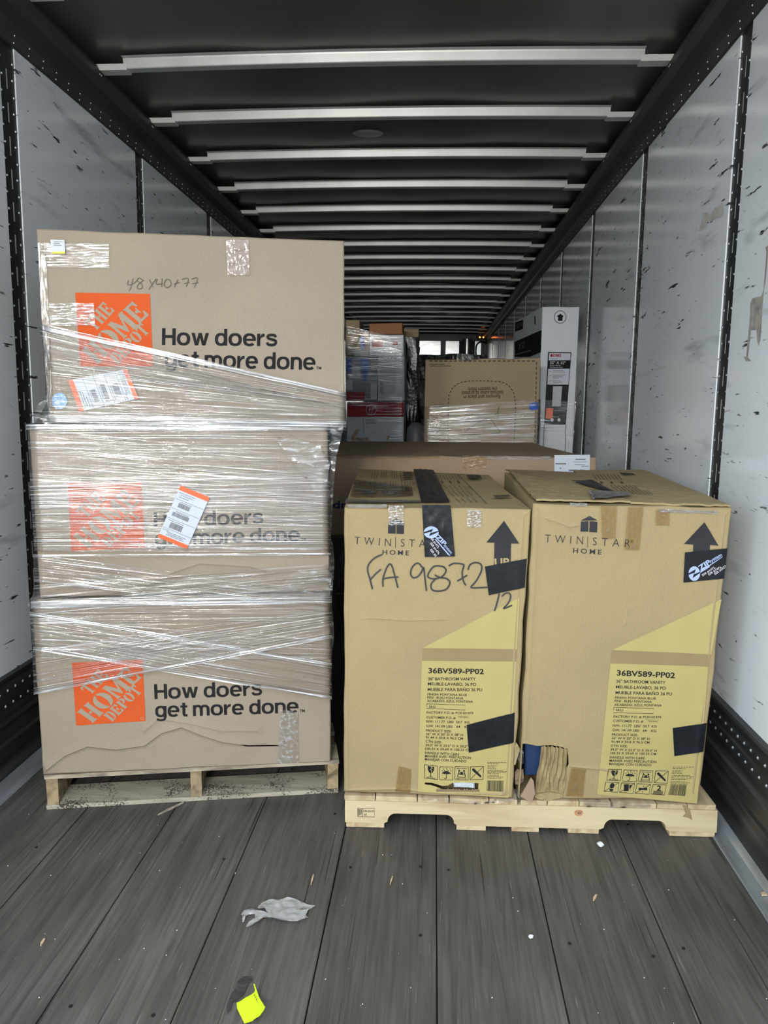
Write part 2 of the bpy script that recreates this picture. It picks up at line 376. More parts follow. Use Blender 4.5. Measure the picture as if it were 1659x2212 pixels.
def cdt(outline, holes=(), step=None, jitter=0.0, lines=()):
    """triangulate a 2D outline with holes and interior grid points"""
    pts = [V(p) for p in outline]; edges = [(i, (i+1) % len(outline)) for i in range(len(outline))]
    for h in holes:
        k = len(pts); pts += [V(p) for p in h]; edges += [(k+i, k+(i+1) % len(h)) for i in range(len(h))]
    for ln in lines:
        ln = [p for p in ln if inside(p, outline) and not any(inside(p, h) for h in holes)]
        k = len(pts); pts += [V(p) for p in ln]; edges += [(k+i, k+i+1) for i in range(len(ln)-1)]
    if step:
        xs = [p[0] for p in outline]; ys = [p[1] for p in outline]
        nx = int((max(xs)-min(xs))/step); ny = int((max(ys)-min(ys))/step)
        for i in range(1, nx+1):
            for j in range(1, ny+1):
                p = (min(xs)+(max(xs)-min(xs))*i/(nx+1)+random.uniform(-jitter, jitter)*step, min(ys)+(max(ys)-min(ys))*j/(ny+1)+random.uniform(-jitter, jitter)*step)
                if inside(p, outline) and not any(inside(p, h) for h in holes): pts.append(V(p))
    vo, eo, fo, *_ = geometry.delaunay_2d_cdt(pts, edges, [], 0, 1e-6)
    fs = []
    for f in fo:
        c = [sum(vo[i][k] for i in f)/len(f) for k in (0, 1)]
        if inside(c, outline) and not any(inside(c, h) for h in holes): fs.append(tuple(f))
    return [tuple(v) for v in vo], fs
def subdiv_loop(poly, step):
    r = []
    for i, p in enumerate(poly):
        q = poly[(i+1) % len(poly)]; n = max(1, int(math.hypot(q[0]-p[0], q[1]-p[1])/step))
        r += [(p[0]+(q[0]-p[0])*k/n, p[1]+(q[1]-p[1])*k/n) for k in range(n)]
    return r
# ---------------------------------------------------------------- text and marks
_TC = {}
def glyphs(s, bold=0.0, spacing=1.0):
    key = (s, bold, spacing)
    if key not in _TC:
        c = bpy.data.curves.new('txt', 'FONT'); c.body = s; c.resolution_u = 3; c.offset = bold; c.space_character = spacing
        o = bpy.data.objects.new('txt', c); COL.objects.link(o)
        dg = bpy.context.evaluated_depsgraph_get()
        me = bpy.data.meshes.new_from_object(o.evaluated_get(dg))
        vs = [(v.co.x, v.co.y) for v in me.vertices]; fs = [tuple(p.vertices) for p in me.polygons]
        bpy.data.objects.remove(o); bpy.data.curves.remove(c); bpy.data.meshes.remove(me)
        x0 = min(v[0] for v in vs); x1 = max(v[0] for v in vs)
        _TC[key] = ([((x-x0)/(x1-x0), y/0.70) for x, y in vs], fs)
    return _TC[key]
class Face:
    """a plane in the scene (origin, across, up) with a gentle unevenness; prints lie on it"""
    def __init__(s, o, a, b, amp=0.0, seed=0.0, freq=2.2):
        s.o, s.a, s.b = V(o), V(a).normalized(), V(b).normalized(); s.n = s.a.cross(s.b).normalized()
        s.amp, s.seed, s.freq = amp, seed, freq; s.creases = []
    def pq(s, u, v):
        d = ray(u, v); t = (s.o-CAMP).dot(s.n)/d.dot(s.n); w = CAMP+d*t-s.o
        # solve in the (a,b) basis
        aa, ab, bb = 1.0, s.a.dot(s.b), 1.0; wa, wb = w.dot(s.a), w.dot(s.b); det = aa*bb-ab*ab
        return ((wa*bb-wb*ab)/det, (wb*aa-wa*ab)/det)
    def disp(s, p, q):
        d = 0.0
        if s.amp: d = s.amp*noise.noise(V((p*s.freq+s.seed, q*s.freq, s.seed)))
        for line, h, wu, wd in s.creases:
            best = 1e9; up = True
            for i in range(len(line)-1):
                (x1, y1), (x2, y2) = line[i], line[i+1]; dx, dy = x2-x1, y2-y1
                t = max(0, min(1, ((p-x1)*dx+(q-y1)*dy)/(dx*dx+dy*dy+1e-12)))
                ex, ey = p-x1-dx*t, q-y1-dy*t; e = math.hypot(ex, ey)
                if e < best: best = e; up = ey > 0 if abs(dx) > abs(dy) else ex > 0
            if best < 0.12: d += h*math.exp(-best/(wu if up else wd))
        return d
    def w(s, p, q, off=0.0): return s.o+s.a*p+s.b*q+s.n*(s.disp(p, q)+off)
    def at(s, u, v, off=0.0): return s.w(*s.pq(u, v), off)
    def poly(s, px, off=0.002, holes=(), step=0.06):
        o = [s.pq(*p) for p in px]; h = [[s.pq(*p) for p in hh] for hh in holes]
        vs, fs = cdt(subdiv_loop(o, step), [subdiv_loop(k, step) for k in h], step)
        return [s.w(p, q, off) for p, q in vs], fs
    def stroke(s, px, wpx, off=0.003, closed=False):
        pts = [V(p) for p in px]; n = len(pts); vs, fs = [], []
        for i, p in enumerate(pts):
            a = pts[(i-1) % n] if (closed or i) else p; b = pts[(i+1) % n] if (closed or i < n-1) else p
            t = (b-a); t = t.normalized() if t.length > 1e-6 else V((1, 0)); q = V((-t[1], t[0]))*wpx/2
            vs += [s.at(*(p+q), off), s.at(*(p-q), off)]
        fs = [(2*i, 2*i+1, 2*i+3, 2*i+2) for i in range(n-1)]
        if closed: fs.append((2*n-2, 2*n-1, 1, 0))
        return vs, fs
    def text(s, st, p0, p1, h, off=0.003, bold=0.0, up=None, spacing=1.0):
        gv, gf = glyphs(st, bold, spacing); b = V(p1)-V(p0)
        if up is None: t = b.normalized(); up = V((t[1], -t[0]))*h
        else: up = V(up)
        return [s.at(*(V(p0)+b*x+up*y), off) for x, y in gv], gf
    def quadmap(s, c, pts):
        """unit square (x right, y down) -> pixel quad tl,tr,br,bl"""
        tl, tr, br, bl = [V(q) for q in c]
        return [tuple((tl*(1-x)+tr*x)*(1-y)+(bl*(1-x)+br*x)*y) for x, y in pts]
def smoothline(pts, n=6):
    pts = [V(p) for p in pts]; r = []
    for i in range(len(pts)-1):
        p0, p1, p2, p3 = pts[max(i-1, 0)], pts[i], pts[i+1], pts[min(i+2, len(pts)-1)]
        for k in range(n):
            t = k/n; r.append(tuple(0.5*((2*p1)+(p2-p0)*t+(2*p0-5*p1+4*p2-p3)*t*t+(3*p1-p0-3*p2+p3)*t**3)))
    r.append(tuple(pts[-1])); return r
def ell(cx, cy, rx, ry, n=20, a0=0, a1=360):
    full = abs(a1-a0) >= 360
    return [(cx+rx*math.cos(math.radians(a0+(a1-a0)*k/(n if full else n-1))), cy+ry*math.sin(math.radians(a0+(a1-a0)*k/(n if full else n-1)))) for k in range(n)]
# ================================================================ THE TRAILER
HW = 1.283; Y0 = DOOR_Y; Y1 = 15.6; ROOF = 2.862
# floor
floor = empty_struct('floor', 'dark worn hardwood plank floor of the trailer')
mk('subfloor', box(-1.30, 1.30, Y0, Y1, -0.09, -0.030), 'dark_steel', floor)
PW = 2.406/8
def plank_geo():
    prof = [(0.0016, -0.029), (0.0016, -0.002), (0.0040, 0.0), (PW-0.0040, 0.0), (PW-0.0016, -0.002), (PW-0.0016, -0.029)]
    return extrude_profile(prof, 0, Y1-Y0, 1)
pk = mk('plank', plank_geo(), 'floor_wood', floor); pk.location = (-1.203, Y0, 0)
for i in range(1, 8): dup(pk, (PW*i, 0, random.uniform(-0.0012, 0.0)), floor)
sg = []
for row in range(26):
    y = 1.2+row*0.305
    for i in range(8):
        for fx in (0.16, 0.84):
            if random.random() < 0.30:
                x = -1.203+PW*(i+fx)+random.uniform(-0.012, 0.012); yy = y+random.uniform(-0.03, 0.03)
                n = 8; c = [V((x+0.0046*math.cos(2*math.pi*k/n), yy+0.0046*math.sin(2*math.pi*k/n), 0.0011)) for k in range(n)]
                sg.append((c+[V((q.x, q.y, -0.004)) for q in c], [tuple(range(n))]+[(k, k+n, (k+1) % n+n, (k+1) % n) for k in range(n)]))
so = mk('screw_heads', join(*sg), 'screw_dark', floor); so['kind'] = 'stuff'
# ground outside, below the dock-high trailer
struct(mk('ground', ([V((-40, -60, -1.25)), V((40, -60, -1.25)), V((40, 30, -1.25)), V((-40, 30, -1.25))], [(0, 1, 2, 3)]), 'asphalt'), 'asphalt yard behind the trailer')
# unseen block added outside on the right, keeps daylight off the left wall
struct(mk('added_shade_block', box(1.75, 4.35, -14.0, DOOR_Y-0.2, -0.2, 2.9), 'outside_dark'), 'added block outside on the right that shades the left wall, out of view')
# walls
PITCH_P = 1.2192; PE = 2.842; PWD = 0.100
def rivet(c, n, r=0.0056, h=0.0036):
    n = V(n).normalized(); a = n.orthogonal().normalized(); b = n.cross(a); k = 6
    v = [c+(a*math.cos(2*math.pi*i/k)+b*math.sin(2*math.pi*i/k))*r for i in range(k)]+[c+(a*math.cos(2*math.pi*i/k)+b*math.sin(2*math.pi*i/k))*r*0.55+n*h for i in range(k)]
    return v, [(i, (i+1) % k, (i+1) % k+k, i+k) for i in range(k)]+[tuple(range(k, 2*k))]
def post_geo(sx):
    ys = [0, 0.0450, 0.0550, PWD]; zs = [0.385]; slot = []
    z = 0.44
    while z < 2.60:
        zs += [z, z+0.068]; slot.append(len(zs)-2); z += 0.1143
    zs.append(2.655); vs = []; fs = []
    for z in zs:
        for y in ys: vs.append(V((0, y, z)))
    for j in range(len(zs)-1):
        for i in range(3):
            if i == 1 and j in slot: continue
            a = j*4+i; q = (a, a+1, a+5, a+4); fs.append(q if sx < 0 else tuple(reversed(q)))
    return vs, fs
def build_wall(sx, name, lab):
    wl = empty_struct(name, lab)
    xa, xb = sorted((sx*1.312, sx*1.335))
    mk('outer_skin', box(xa, xb, Y0, Y1, -0.1, 2.90), 'wall_white', wl)
    xa, xb = sorted((sx*HW, sx*1.311))
    k0 = -3
    pn = mk('panel', box(xa, xb, 0, PITCH_P-PWD-0.001, 0.36, 2.675), 'wall_white', wl); first = True
    ps = mk('post', post_geo(sx), 'dark_steel', wl)
    so = ps.modifiers.new('thickness', 'SOLIDIFY'); so.thickness = 0.0012; so.offset = -1
    rv = join(*[rivet(V((0, y, 0.42+0.0572*i)), (-sx, 0, 0)) for i in range(39) for y in (0.010+(0.006 if i % 2 else 0), 0.090-(0.006 if i % 2 else 0))])
    bx = sorted((sx*0.0014, sx*0.0030)); bk = box(bx[0], bx[1], 0.04, 0.06, 0.40, 2.64)
    for k in range(k0, 11):
        y = PE+k*PITCH_P
        if y-PWD > Y0:
            if first:
                p = ps; p.location = (sx*1.2878, y-PWD, 0)
                r = mk('rivets', rv, 'rivet_steel'); r.parent = p; r['kind'] = 'stuff'
                b = mk('slot_backing', bk, 'bracket_white'); b.parent = p
                R0, B0 = r, b
            else:
                p = ps.copy(); COL.objects.link(p); p.location = (sx*1.2878, y-PWD, 0); p.parent = wl
                r = R0.copy(); COL.objects.link(r); r.parent = p
                b = B0.copy(); COL.objects.link(b); b.parent = p
        if y > Y0 and y+PITCH_P-PWD < Y1:
            if first: q = pn; q.location = (0, y+0.0005, 0)
            else: q = pn.copy(); COL.objects.link(q); q.parent = wl; q.location = (0, y+0.0005, 0)
        if y-PWD > Y0: first = False
    ylast = PE+10*PITCH_P
    mk('end_panel', box(xa, xb, ylast, Y1, 0.36, 2.675), 'wall_white', wl)
    mk('end_panel', box(xa, xb, Y0, PE-PITCH_P-PWD, 0.36, 2.675), 'wall_white', wl)
    return wl
wall_left = build_wall(-1, 'wall_left', 'left trailer wall of scuffed white panels between dark slotted posts')
wall_right = build_wall(1, 'wall_right', 'right trailer wall of scuffed white panels between dark slotted posts')
# top rails
def rail(sx, name, lab):
    prof = [(sx*1.279, 2.651), (sx*1.274, 2.655), (sx*1.270, 2.705), (sx*1.258, 2.722), (sx*1.222, 2.745), (sx*1.205, 2.775), (sx*1.203, 2.800), (sx*1.215, 2.825), (sx*1.32, 2.875), (sx*1.32, 2.651)]
    if sx < 0: prof = prof[::-1]
    o = struct(mk(name, extrude_profile(prof, Y0, Y1), 'rail_steel'), lab)
    rs = []
    y = 1.2; i = 0
    while y < Y1-0.1:
        rs.append(rivet(V((sx*1.2738, y, 2.664)), (-sx, 0, 0.05), 0.0045, 0.003)); rs.append(rivet(V((sx*1.2718, y+0.004, 2.690)), (-sx, 0, 0.05), 0.0045, 0.003)); y += 0.1016; i += 1
    k = 0
    while 3.4187+k*0.6096 < Y1-0.2:
        yb = 3.4187+k*0.6096; k += 1
        for dy in (-0.03, -0.015): rs.append(rivet(V((sx*1.2035, yb+dy, 2.787)), (-sx, 0, 0), 0.005, 0.003))
    r = mk('rivets', join(*rs), 'rivet_steel', o); r['kind'] = 'stuff'
rail(-1, 'trim_1', 'dark riveted top rail along the left wall')
rail(1, 'trim_2', 'dark riveted top rail along the right wall')
# scuff bands and floor kerbs
def scuff(sx, name, lab, kname, klab):
    prof = [(1.300, 0.012), (1.262, 0.012), (1.266, 0.135), (1.2595, 0.142), (1.2595, 0.152), (1.267, 0.160), (1.268, 0.212), (1.261, 0.219), (1.261, 0.227), (1.269, 0.236), (1.270, 0.372), (1.264, 0.379), (1.264, 0.392), (1.290, 0.396), (1.300, 0.396)]
    prof = [(sx*x, z) for x, z in prof]
    o = struct(mk(name, extrude_profile(prof if sx < 0 else prof[::-1], Y0, Y1), 'scuff_band'), lab)
    rs = []; y = 1.3; i = 0
    while y < 9.0:
        for z in (0.285, 0.338): rs.append(rivet(V((sx*1.2696, y+(0.02 if z > 0.3 else 0), z)), (-sx, 0, 0), 0.0062, 0.004))
        y += 0.0508
    r = mk('rivets', join(*rs), 'rivet_steel', o); r['kind'] = 'stuff'
    prof = [(1.2035, -0.03), (1.2035, 0.001), (1.206, 0.003), (1.245, 0.010), (1.2615, 0.030), (1.275, 0.030), (1.275, -0.03)]
    prof = [(sx*x, z) for x, z in prof]
    struct(mk(kname, extrude_profile(prof if sx < 0 else prof[::-1], Y0, Y1), 'kerb_aluminium'), klab)
scuff(-1, 'baseboard_left', 'black ribbed scuff band with rivets along the left wall', 'trim_3', 'grey aluminium kerb strip at the left edge of the floor')
scuff(1, 'baseboard_right', 'black ribbed scuff band with rivets along the right wall', 'trim_4', 'grey aluminium kerb strip at the right edge of the floor')
# roof
ceil = empty_struct('ceiling', 'dark metal roof of the trailer with pale cross bows')
def roof_geo():
    vs, fs = [], []; nx, ny = 22, 220
    for j in range(ny+1):
        for i in range(nx+1):
            x = -1.31+2.62*i/nx; y = Y0+(Y1-Y0)*j/ny
            z = ROOF+0.010*(1-(x/1.3)**2)+0.010*noise.noise(V((x*1.6, y*1.3, 0)))+0.005*noise.noise(V((x*3+y*2, y*2.1, 4)))
            vs.append(V((x, y, z)))
    for j in range(ny):
        for i in range(nx):
            a = j*(nx+1)+i; fs.append((a, a+nx+1, a+nx+2, a+1))
    return vs, fs
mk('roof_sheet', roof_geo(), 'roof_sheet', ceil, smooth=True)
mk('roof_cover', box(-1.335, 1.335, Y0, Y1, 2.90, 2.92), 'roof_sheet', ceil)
def bow_geo():
    prof = [(-0.052, 2.850), (-0.030, 2.848), (-0.0285, 2.842), (-0.0235, 2.812), (-0.0205, 2.809), (0.020, 2.809), (0.024, 2.812), (0.030, 2.848), (0.052, 2.850), (0.030, 2.856), (-0.030, 2.856)]
    vs, fs = [], []; n = len(prof); nx = 16
    for k in range(nx+1):
        x = -1.10+2.2*k/nx; cz = 0.012*(1-(x/1.2)**2)
        vs += [V((x, y, z+cz)) for y, z in prof]
    for k in range(nx):
        for i in range(n): a = k*n+i; b = k*n+(i+1) % n; fs.append((a, a+n, b+n, b))
    fs.append(tuple(range(n))); fs.append(tuple(nx*n+i for i in range(n-1, -1, -1)))
    return vs, fs
bow0 = mk('roof_bow', bow_geo(), 'bow_steel', ceil)
def br_geo(sx):
    a, b = sorted((sx*1.085, sx*1.225))
    g = box(a, b, -0.022, 0.022, 2.805, 2.812); g2 = box(a, b, -0.027, -0.022, 2.805, 2.830); g3 = box(a, b, 0.022, 0.027, 2.805, 2.830)
    return join(g, g2, g3)
brL = mk('bracket', br_geo(-1), 'bracket_white', ceil); brR = mk('bracket', br_geo(1), 'bracket_white', ceil)
k = 0; y = 3.4187-6*0.6096
for o in (bow0, brL, brR): o.location = (0, y, 0)
while y+0.6096 < Y1-0.1:
    y += 0.6096; k += 1
    for o in (bow0, brL, brR): dup(o, (0, 0.6096*k, 0), ceil)
# a small dome dent pad in the roof (vent cap)
pc = atZ(795, 290, 2.852)
vs = [pc+V((0, 0, -0.008))]+[pc+V((0.085*math.cos(a*math.pi/8), 0.06*math.sin(a*math.pi/8), 0.004)) for a in range(16)]
mk('vent_cap', (vs, [(0, 1+i, 1+(i+1) % 16) for i in range(16)]), 'bow_steel', ceil, smooth=True)
# nose wall
nose = empty_struct('wall_front', 'bright aluminium nose wall at the far end of the trailer')
mk('backing', box(-1.33, 1.33, Y1, Y1+0.05, -0.1, 2.92), 'dark_steel', nose)
edges = [-1.29, -0.62, -0.16, 0.29, 0.42, 0.86, 0.96, 1.29]
xs = [-1.285, -0.78, -0.68, -0.16, -0.06, 0.37, 0.47, 0.74, 1.06, 1.18, 1.285]
for i in range(0, len(xs)-1, 2):
    mk('panel', box(xs[i], xs[i+1], Y1-0.02, Y1-0.001, 0.38, 2.74), 'nose_aluminium', nose)
for i in range(1, len(xs)-1, 2):
    if xs[i+1]-xs[i] < 0.2: mk('post', box(xs[i], xs[i+1], Y1-0.06, Y1-0.001, 0.38, 2.78), 'dark_steel', nose)
    else:
        n = 10; c = [V((xs[i]+(xs[i+1]-xs[i])*(t/n), Y1-0.02-0.10*math.sin(math.pi*t/n), 0)) for t in range(n+1)]
        vs = [p+V((0, 0, z)) for z in (0.38, 2.74) for p in c]
        mk('rounded_panel', (vs, [(t, t+1, t+n+2, t+n+1) for t in range(n)]), 'nose_aluminium', nose, smooth=True)
mk('top_beam', box(-1.29, 1.29, Y1-0.08, Y1-0.001, 2.70, 2.86), 'dark_steel', nose)
mk('base_board', box(-1.29, 1.29, Y1-0.04, Y1-0.001, 0.0, 0.38), 'dark_steel', nose)
# wiring loop and marker lamp on the nose wall
lp = atY(1041, 728, Y1-0.30)
lamp = thing('marker_lamp', 'small twin amber marker lamp glowing high on the nose wall', 'lamp', tuple(lp))
mk('housing', box(lp.x-0.09, lp.x+0.09, lp.y+0.005, Y1-0.105, lp.z-0.028, lp.z+0.055), 'screw_dark', lamp)
for dx in (-0.040, 0.030):
    c = lp+V((dx, 0, -0.005)); ring = [c+V((0.017*math.cos(a*math.pi/5), 0.0, 0.017*math.sin(a*math.pi/5))) for a in range(10)]
    mk('bulb', ([c+V((0, -0.014, 0))]+ring, [(0, 1+i, 1+(i+1) % 10) for i in range(10)]), 'marker_light', lamp)
cab = [atY(x, y, Y1-0.14) for x, y in smoothline([(1030, 800), (1028, 760), (1030, 745), (1036, 739), (1043, 738), (1050, 741), (1055, 748), (1057, 765), (1058, 800)])]
tag(mk('power_cable', tube(cab, 0.016), 'screw_dark', loc=tuple(cab[0])), 'black cable looped below the amber marker lamp', 'cable')
# sticker residue on the right wall
c5 = crop(1300, 300, 2.4569)
def wallpatch(name, pts, mat, lab):
    w2 = [atX(u, v, HW-0.0012) for u, v in pts]; o2 = [(p.y, p.z) for p in w2]
    vs, fs = cdt(subdiv_loop(o2, 0.05), (), None)
    g = [V((HW-0.0012, y, z)) for y, z in vs]
    return mk(name, (g, fs), mat, wall_right, label=lab)
wallpatch('torn_sticker', c5((882, 565), (868, 575), (874, 600), (866, 700), (858, 800), (845, 835), (800, 845), (788, 870), (786, 940), (780, 1010), (772, 1090), (766, 1155), (752, 1158), (765, 1178), (795, 1180), (775, 1160), (784, 1085), (792, 1015), (820, 1012), (825, 1080), (834, 1100), (842, 1060), (846, 1010), (852, 900), (860, 800), (868, 760), (878, 660)), 'residue_tan', 'brown torn sticker residue')
wallpatch('torn_sticker', c5((540, 395), (560, 388), (568, 410), (600, 365), (645, 335), (648, 390), (636, 412), (600, 425), (575, 445), (560, 440), (555, 470), (530, 482), (515, 488), (530, 440)), 'residue_pale', 'pale torn paper residue')
# ================================================================ CARTONS
def carton_body(face, px, depth=None, back=None, holes=(), step=0.05, wear=0.0015, inset=0.004, rows=5, sag=0.0, notch_left=False):
    """closed carton whose front lies on face; px = tl,tr,br,bl; depth vector or 4 back corners (tl,tr,br,bl)"""
    c2 = [V(face.pq(*p)) for p in px]; tl, tr, br, bl = c2
    cf = [face.w(*c) for c in c2]
    if back is None: back = [p+V(depth) for p in cf]
    cen = (tl+tr+br+bl)/4
    n = [max(2, int((c2[(i+1) % 4]-c2[i]).length/step)) for i in range(4)]
    loop, st = [], []
    sts = [(0, 0), (1, 0), (1, 1), (0, 1)]
    for i in range(4):
        for k in range(n[i]):
            t = k/n[i]; p = c2[i]*(1-t)+c2[(i+1) % 4]*t
            nr = V((noise.noise(V((p[0]*9, p[1]*9, face.seed+1))), noise.noise(V((p[0]*9, p[1]*9, face.seed+7)))))*wear*2*math.sin(math.pi*t)**0.5
            loop.append(p+nr); a, b = sts[i], sts[(i+1) % 4]; st.append((a[0]*(1-t)+b[0]*t, a[1]*(1-t)+b[1]*t))
    ins = []
    m = len(loop)
    for p in loop:
        d = cen-p; ins.append((p[0]+math.copysign(min(inset, abs(d[0])), d[0]) if True else 0, p[1]+math.copysign(min(inset, abs(d[1])), d[1])))
    hs = [subdiv_loop([face.pq(*q) for q in h], 0.03) for h in holes]
    ln = []
    for line, h, wu, wd in face.creases:
        dense = []
        for i in range(len(line)-1):
            k_ = max(1, int((V(line[i+1])-V(line[i])).length/0.012))
            dense += [tuple(V(line[i]).lerp(V(line[i+1]), k/k_)) for k in range(k_)]
        vert = abs(line[0][0]-line[-1][0]) < abs(line[0][1]-line[-1][1])
        for o_ in (0.0, wu*0.9, wu*2.2, -wd*0.9, -wd*2.2): ln.append([(x+o_, y) if vert else (x, y+o_) for x, y in dense])
    v2, fs = cdt(ins, hs, step, 0.15, ln)
    if hs and notch_left:
        hx = [p for p, q in hs[0]]; hy = [q for p, q in hs[0]]
        fs = [f for f in fs if not (sum(v2[i][0] for i in f)/3 < min(hx)+0.012 and min(hy)+0.01 < sum(v2[i][1] for i in f)/3 < max(hy)-0.01)]
    vs = [face.w(p, q) for p, q in v2]
    idx = {}
    base = len(vs)
    for j in range(rows+2):
        for i in range(m):
            p = loop[i]; s_, t_ = st[i]
            f = face.w(p[0], p[1], 0)
            b = (back[0]*(1-s_)+back[1]*s_)*(1-t_)+(back[3]*(1-s_)+back[2]*s_)*t_
            if j == 0: vs.append(face.w(ins[i][0], ins[i][1]))
            else:
                d0 = inset/max(0.05, (b-f).length); t = d0+(1-d0)*(j-1)/rows
                q = f*(1-t)+b*t
                if 1 < j < rows+1: q = q+V((noise.noise(q*4+V((face.seed, 0, 0))), 0, noise.noise(q*4+V((0, 5, face.seed)))))*wear*3 - V((0, 0, sag*math.sin(math.pi*t) if t_ < 0.01 else 0))
                vs.append(q)
    for j in range(rows+1):
        for i in range(m):
            a = base+j*m+i; b = base+j*m+(i+1) % m; fs.append((a, a+m, b+m, b))
    fs.append(tuple(base+(rows+1)*m+i for i in range(m)))
    # shell thickness seen through a hole
    return vs, fs
def uvpatch(face, px, off, nx=14, ny=6, wr=0.0015, seed=0.0, fx=6.0, fy=30.0):
    """a strip of tape or film: gridded pixel quad with small wrinkles; returns geo and uv"""
    vs, uv, fs = [], [], []
    tl, tr, br, bl = [V(q) for q in px]
    for j in range(ny+1):
        for i in range(nx+1):
            x, y = i/nx, j/ny; p = (tl*(1-x)+tr*x)*(1-y)+(bl*(1-x)+br*x)*y
            d = abs(noise.noise(V((x*fx+seed, y*fy, seed))))*wr
            vs.append(face.at(p[0], p[1], off+d)); uv.append((x+seed*0.37, y))
    for j in range(ny):
        for i in range(nx): a = j*(nx+1)+i; fs.append((a, a+nx+1, a+nx+2, a+1))
    return (vs, fs), uv
def tape(face, px, mat, parent, name='tape_strip', off=0.0025, label=None, **kw):
    g, uv = uvpatch(face, px, off, **kw)
    return mk(name, g, mat, parent, uv=uv, smooth=True, label=label)
# ---------------------------------------------------------------- stencil logo letters
GL = {
 'T': [[(0, 1), (1, 1), (1, .7), (.9, .7), (.82, .86), (.64, .86), (.64, .12), (.78, 0), (.22, 0), (.36, .12), (.36, .86), (.18, .86), (.1, .7), (0, .7)]],
 'H': [[(0, 1), (.44, 1), (.37, .9), (.37, .1), (.44, 0), (0, 0), (.08, .1), (.08, .9)], [(1, 1), (.56, 1), (.63, .9), (.63, .1), (.56, 0), (1, 0), (.92, .1), (.92, .9)], [(.41, .43), (.59, .43), (.59, .57), (.41, .57)]],
 'E': [[(0, 1), (.92, 1), (.92, .68), (.82, .68), (.7, .88), (.4, .88), (.4, .12), (.72, .12), (.86, .34), (.96, .34), (.96, 0), (0, 0), (.1, .1), (.1, .9)], [(.45, .43), (.62, .43), (.68, .33), (.74, .33), (.74, .68), (.68, .68), (.62, .57), (.45, .57)]],
 'M': [[(0, 1), (.27, 1), (.5, .42), (.73, 1), (1, 1), (.94, .9), (.94, .1), (1, 0), (.62, 0), (.69, .1), (.69, .66), (.48, .06), (.43, .06), (.2, .66), (.2, .1), (.28, 0), (0, 0), (.07, .1), (.07, .9)]],
 'D': [[(0, 1), (.44, 1), (.44, 0), (0, 0), (.1, .1), (.1, .9)], [(.5, 1), (.7, .97), (.9, .82), (1, .5), (.9, .18), (.7, .03), (.5, 0), (.5, .1), (.6, .14), (.66, .3), (.68, .5), (.66, .7), (.6, .86), (.5, .9)]],
 'P': [[(0, 1), (.44, 1), (.44, .1), (.52, 0), (0, 0), (.1, .1), (.1, .9)], [(.5, 1), (.75, .98), (.95, .86), (1, .72), (.95, .56), (.75, .45), (.5, .43), (.5, .53), (.62, .57), (.68, .72), (.62, .86), (.5, .9)]],
}
_o = ell(.5, .5, .5, .5, 13, 95, 265); _i = ell(.5, .5, .18, .42, 13, 97, 263)
_o = [(min(x, .46), y) for x, y in _o]; _i = [(min(x, .46), y) for x, y in _i]
GL['O'] = [_o+_i[::-1], [(1-x, y) for x, y in _o+_i[::-1]]]
def stencil(face, quad, off):
    gs = []
    def line(word, wts, p0, p1, up, gap=0.05):
        tot = sum(wts)+gap*(len(word)-1); x = 0
        for ch, wt in zip(word, wts):
            lt = []
            for poly in GL[ch]:
                pts = []
                for gx, gy in poly:
                    t = (x+gx*wt)/tot
                    pts.append((p0[0]+(p1[0]-p0[0])*t+up[0]*gy, p0[1]+(p1[1]-p0[1])*t+up[1]*gy))
                lt.append(face.poly(face.quadmap(quad, pts), off, step=0.5))
            gs.append(join(*lt)); x += wt+gap
    line('THE', (1, 1.05, 1), (.235, .535), (.52, .235), (-.145, -.125), 0.04)
    line('HOME', (.95, 1.0, 1.15, .8), (.235, .985), (.985, .285), (-.215, -.19), 0.03)
    line('DEPOT', (.9, .9, .9, .9, .9), (.52, .985), (.985, .515), (-.125, -.115), 0.04)
    return gs
# ---------------------------------------------------------------- bold grotesque lettering for the slogan (cap height = 1)
def _ring(cx, cy, ro, ri, a0=0, a1=360, n=30, sq=2.35):
    def pt(r, t):
        c, s = math.cos(t), math.sin(t); return (cx+r[0]*math.copysign(abs(c)**(2/sq), c), cy+r[1]*math.copysign(abs(s)**(2/sq), s))
    ts = [math.radians(a0+(a1-a0)*k/n) for k in range(n+1)]
    vs = [pt(ro, t) for t in ts]+[pt(ri, t) for t in ts]
    return vs, [(k, k+1, n+2+k, n+1+k) for k in range(n)]
def _rect(x0, y0, x1, y1): return [(x0, y0), (x1, y0), (x1, y1), (x0, y1)], [(0, 1, 2, 3)]
def _poly(pts): return pts, [tuple(t) for t in geometry.tessellate_polygon([[V((x, y, 0)) for x, y in pts]])]
def _strk(pts, wd):
    pts = [V(p) for p in smoothline(pts, 5)]; vs = []
    for i, p in enumerate(pts):
        t = (pts[min(i+1, len(pts)-1)]-pts[max(i-1, 0)]).normalized(); q = V((-t[1], t[0]))*wd/2; vs += [tuple(p+q), tuple(p-q)]
    return vs, [(2*i, 2*i+1, 2*i+3, 2*i+2) for i in range(len(pts)-1)]
def _j2(*g):
    vs, fs = [], []
    for v, f in g: k = len(vs); vs += list(v); fs += [tuple(i+k for i in q) for q in f]
    return vs, fs
_arch = lambda cx, ir: _ring(cx, .45, (ir+.19, .305), (ir, .145), 0, 180, 16, 2.2)
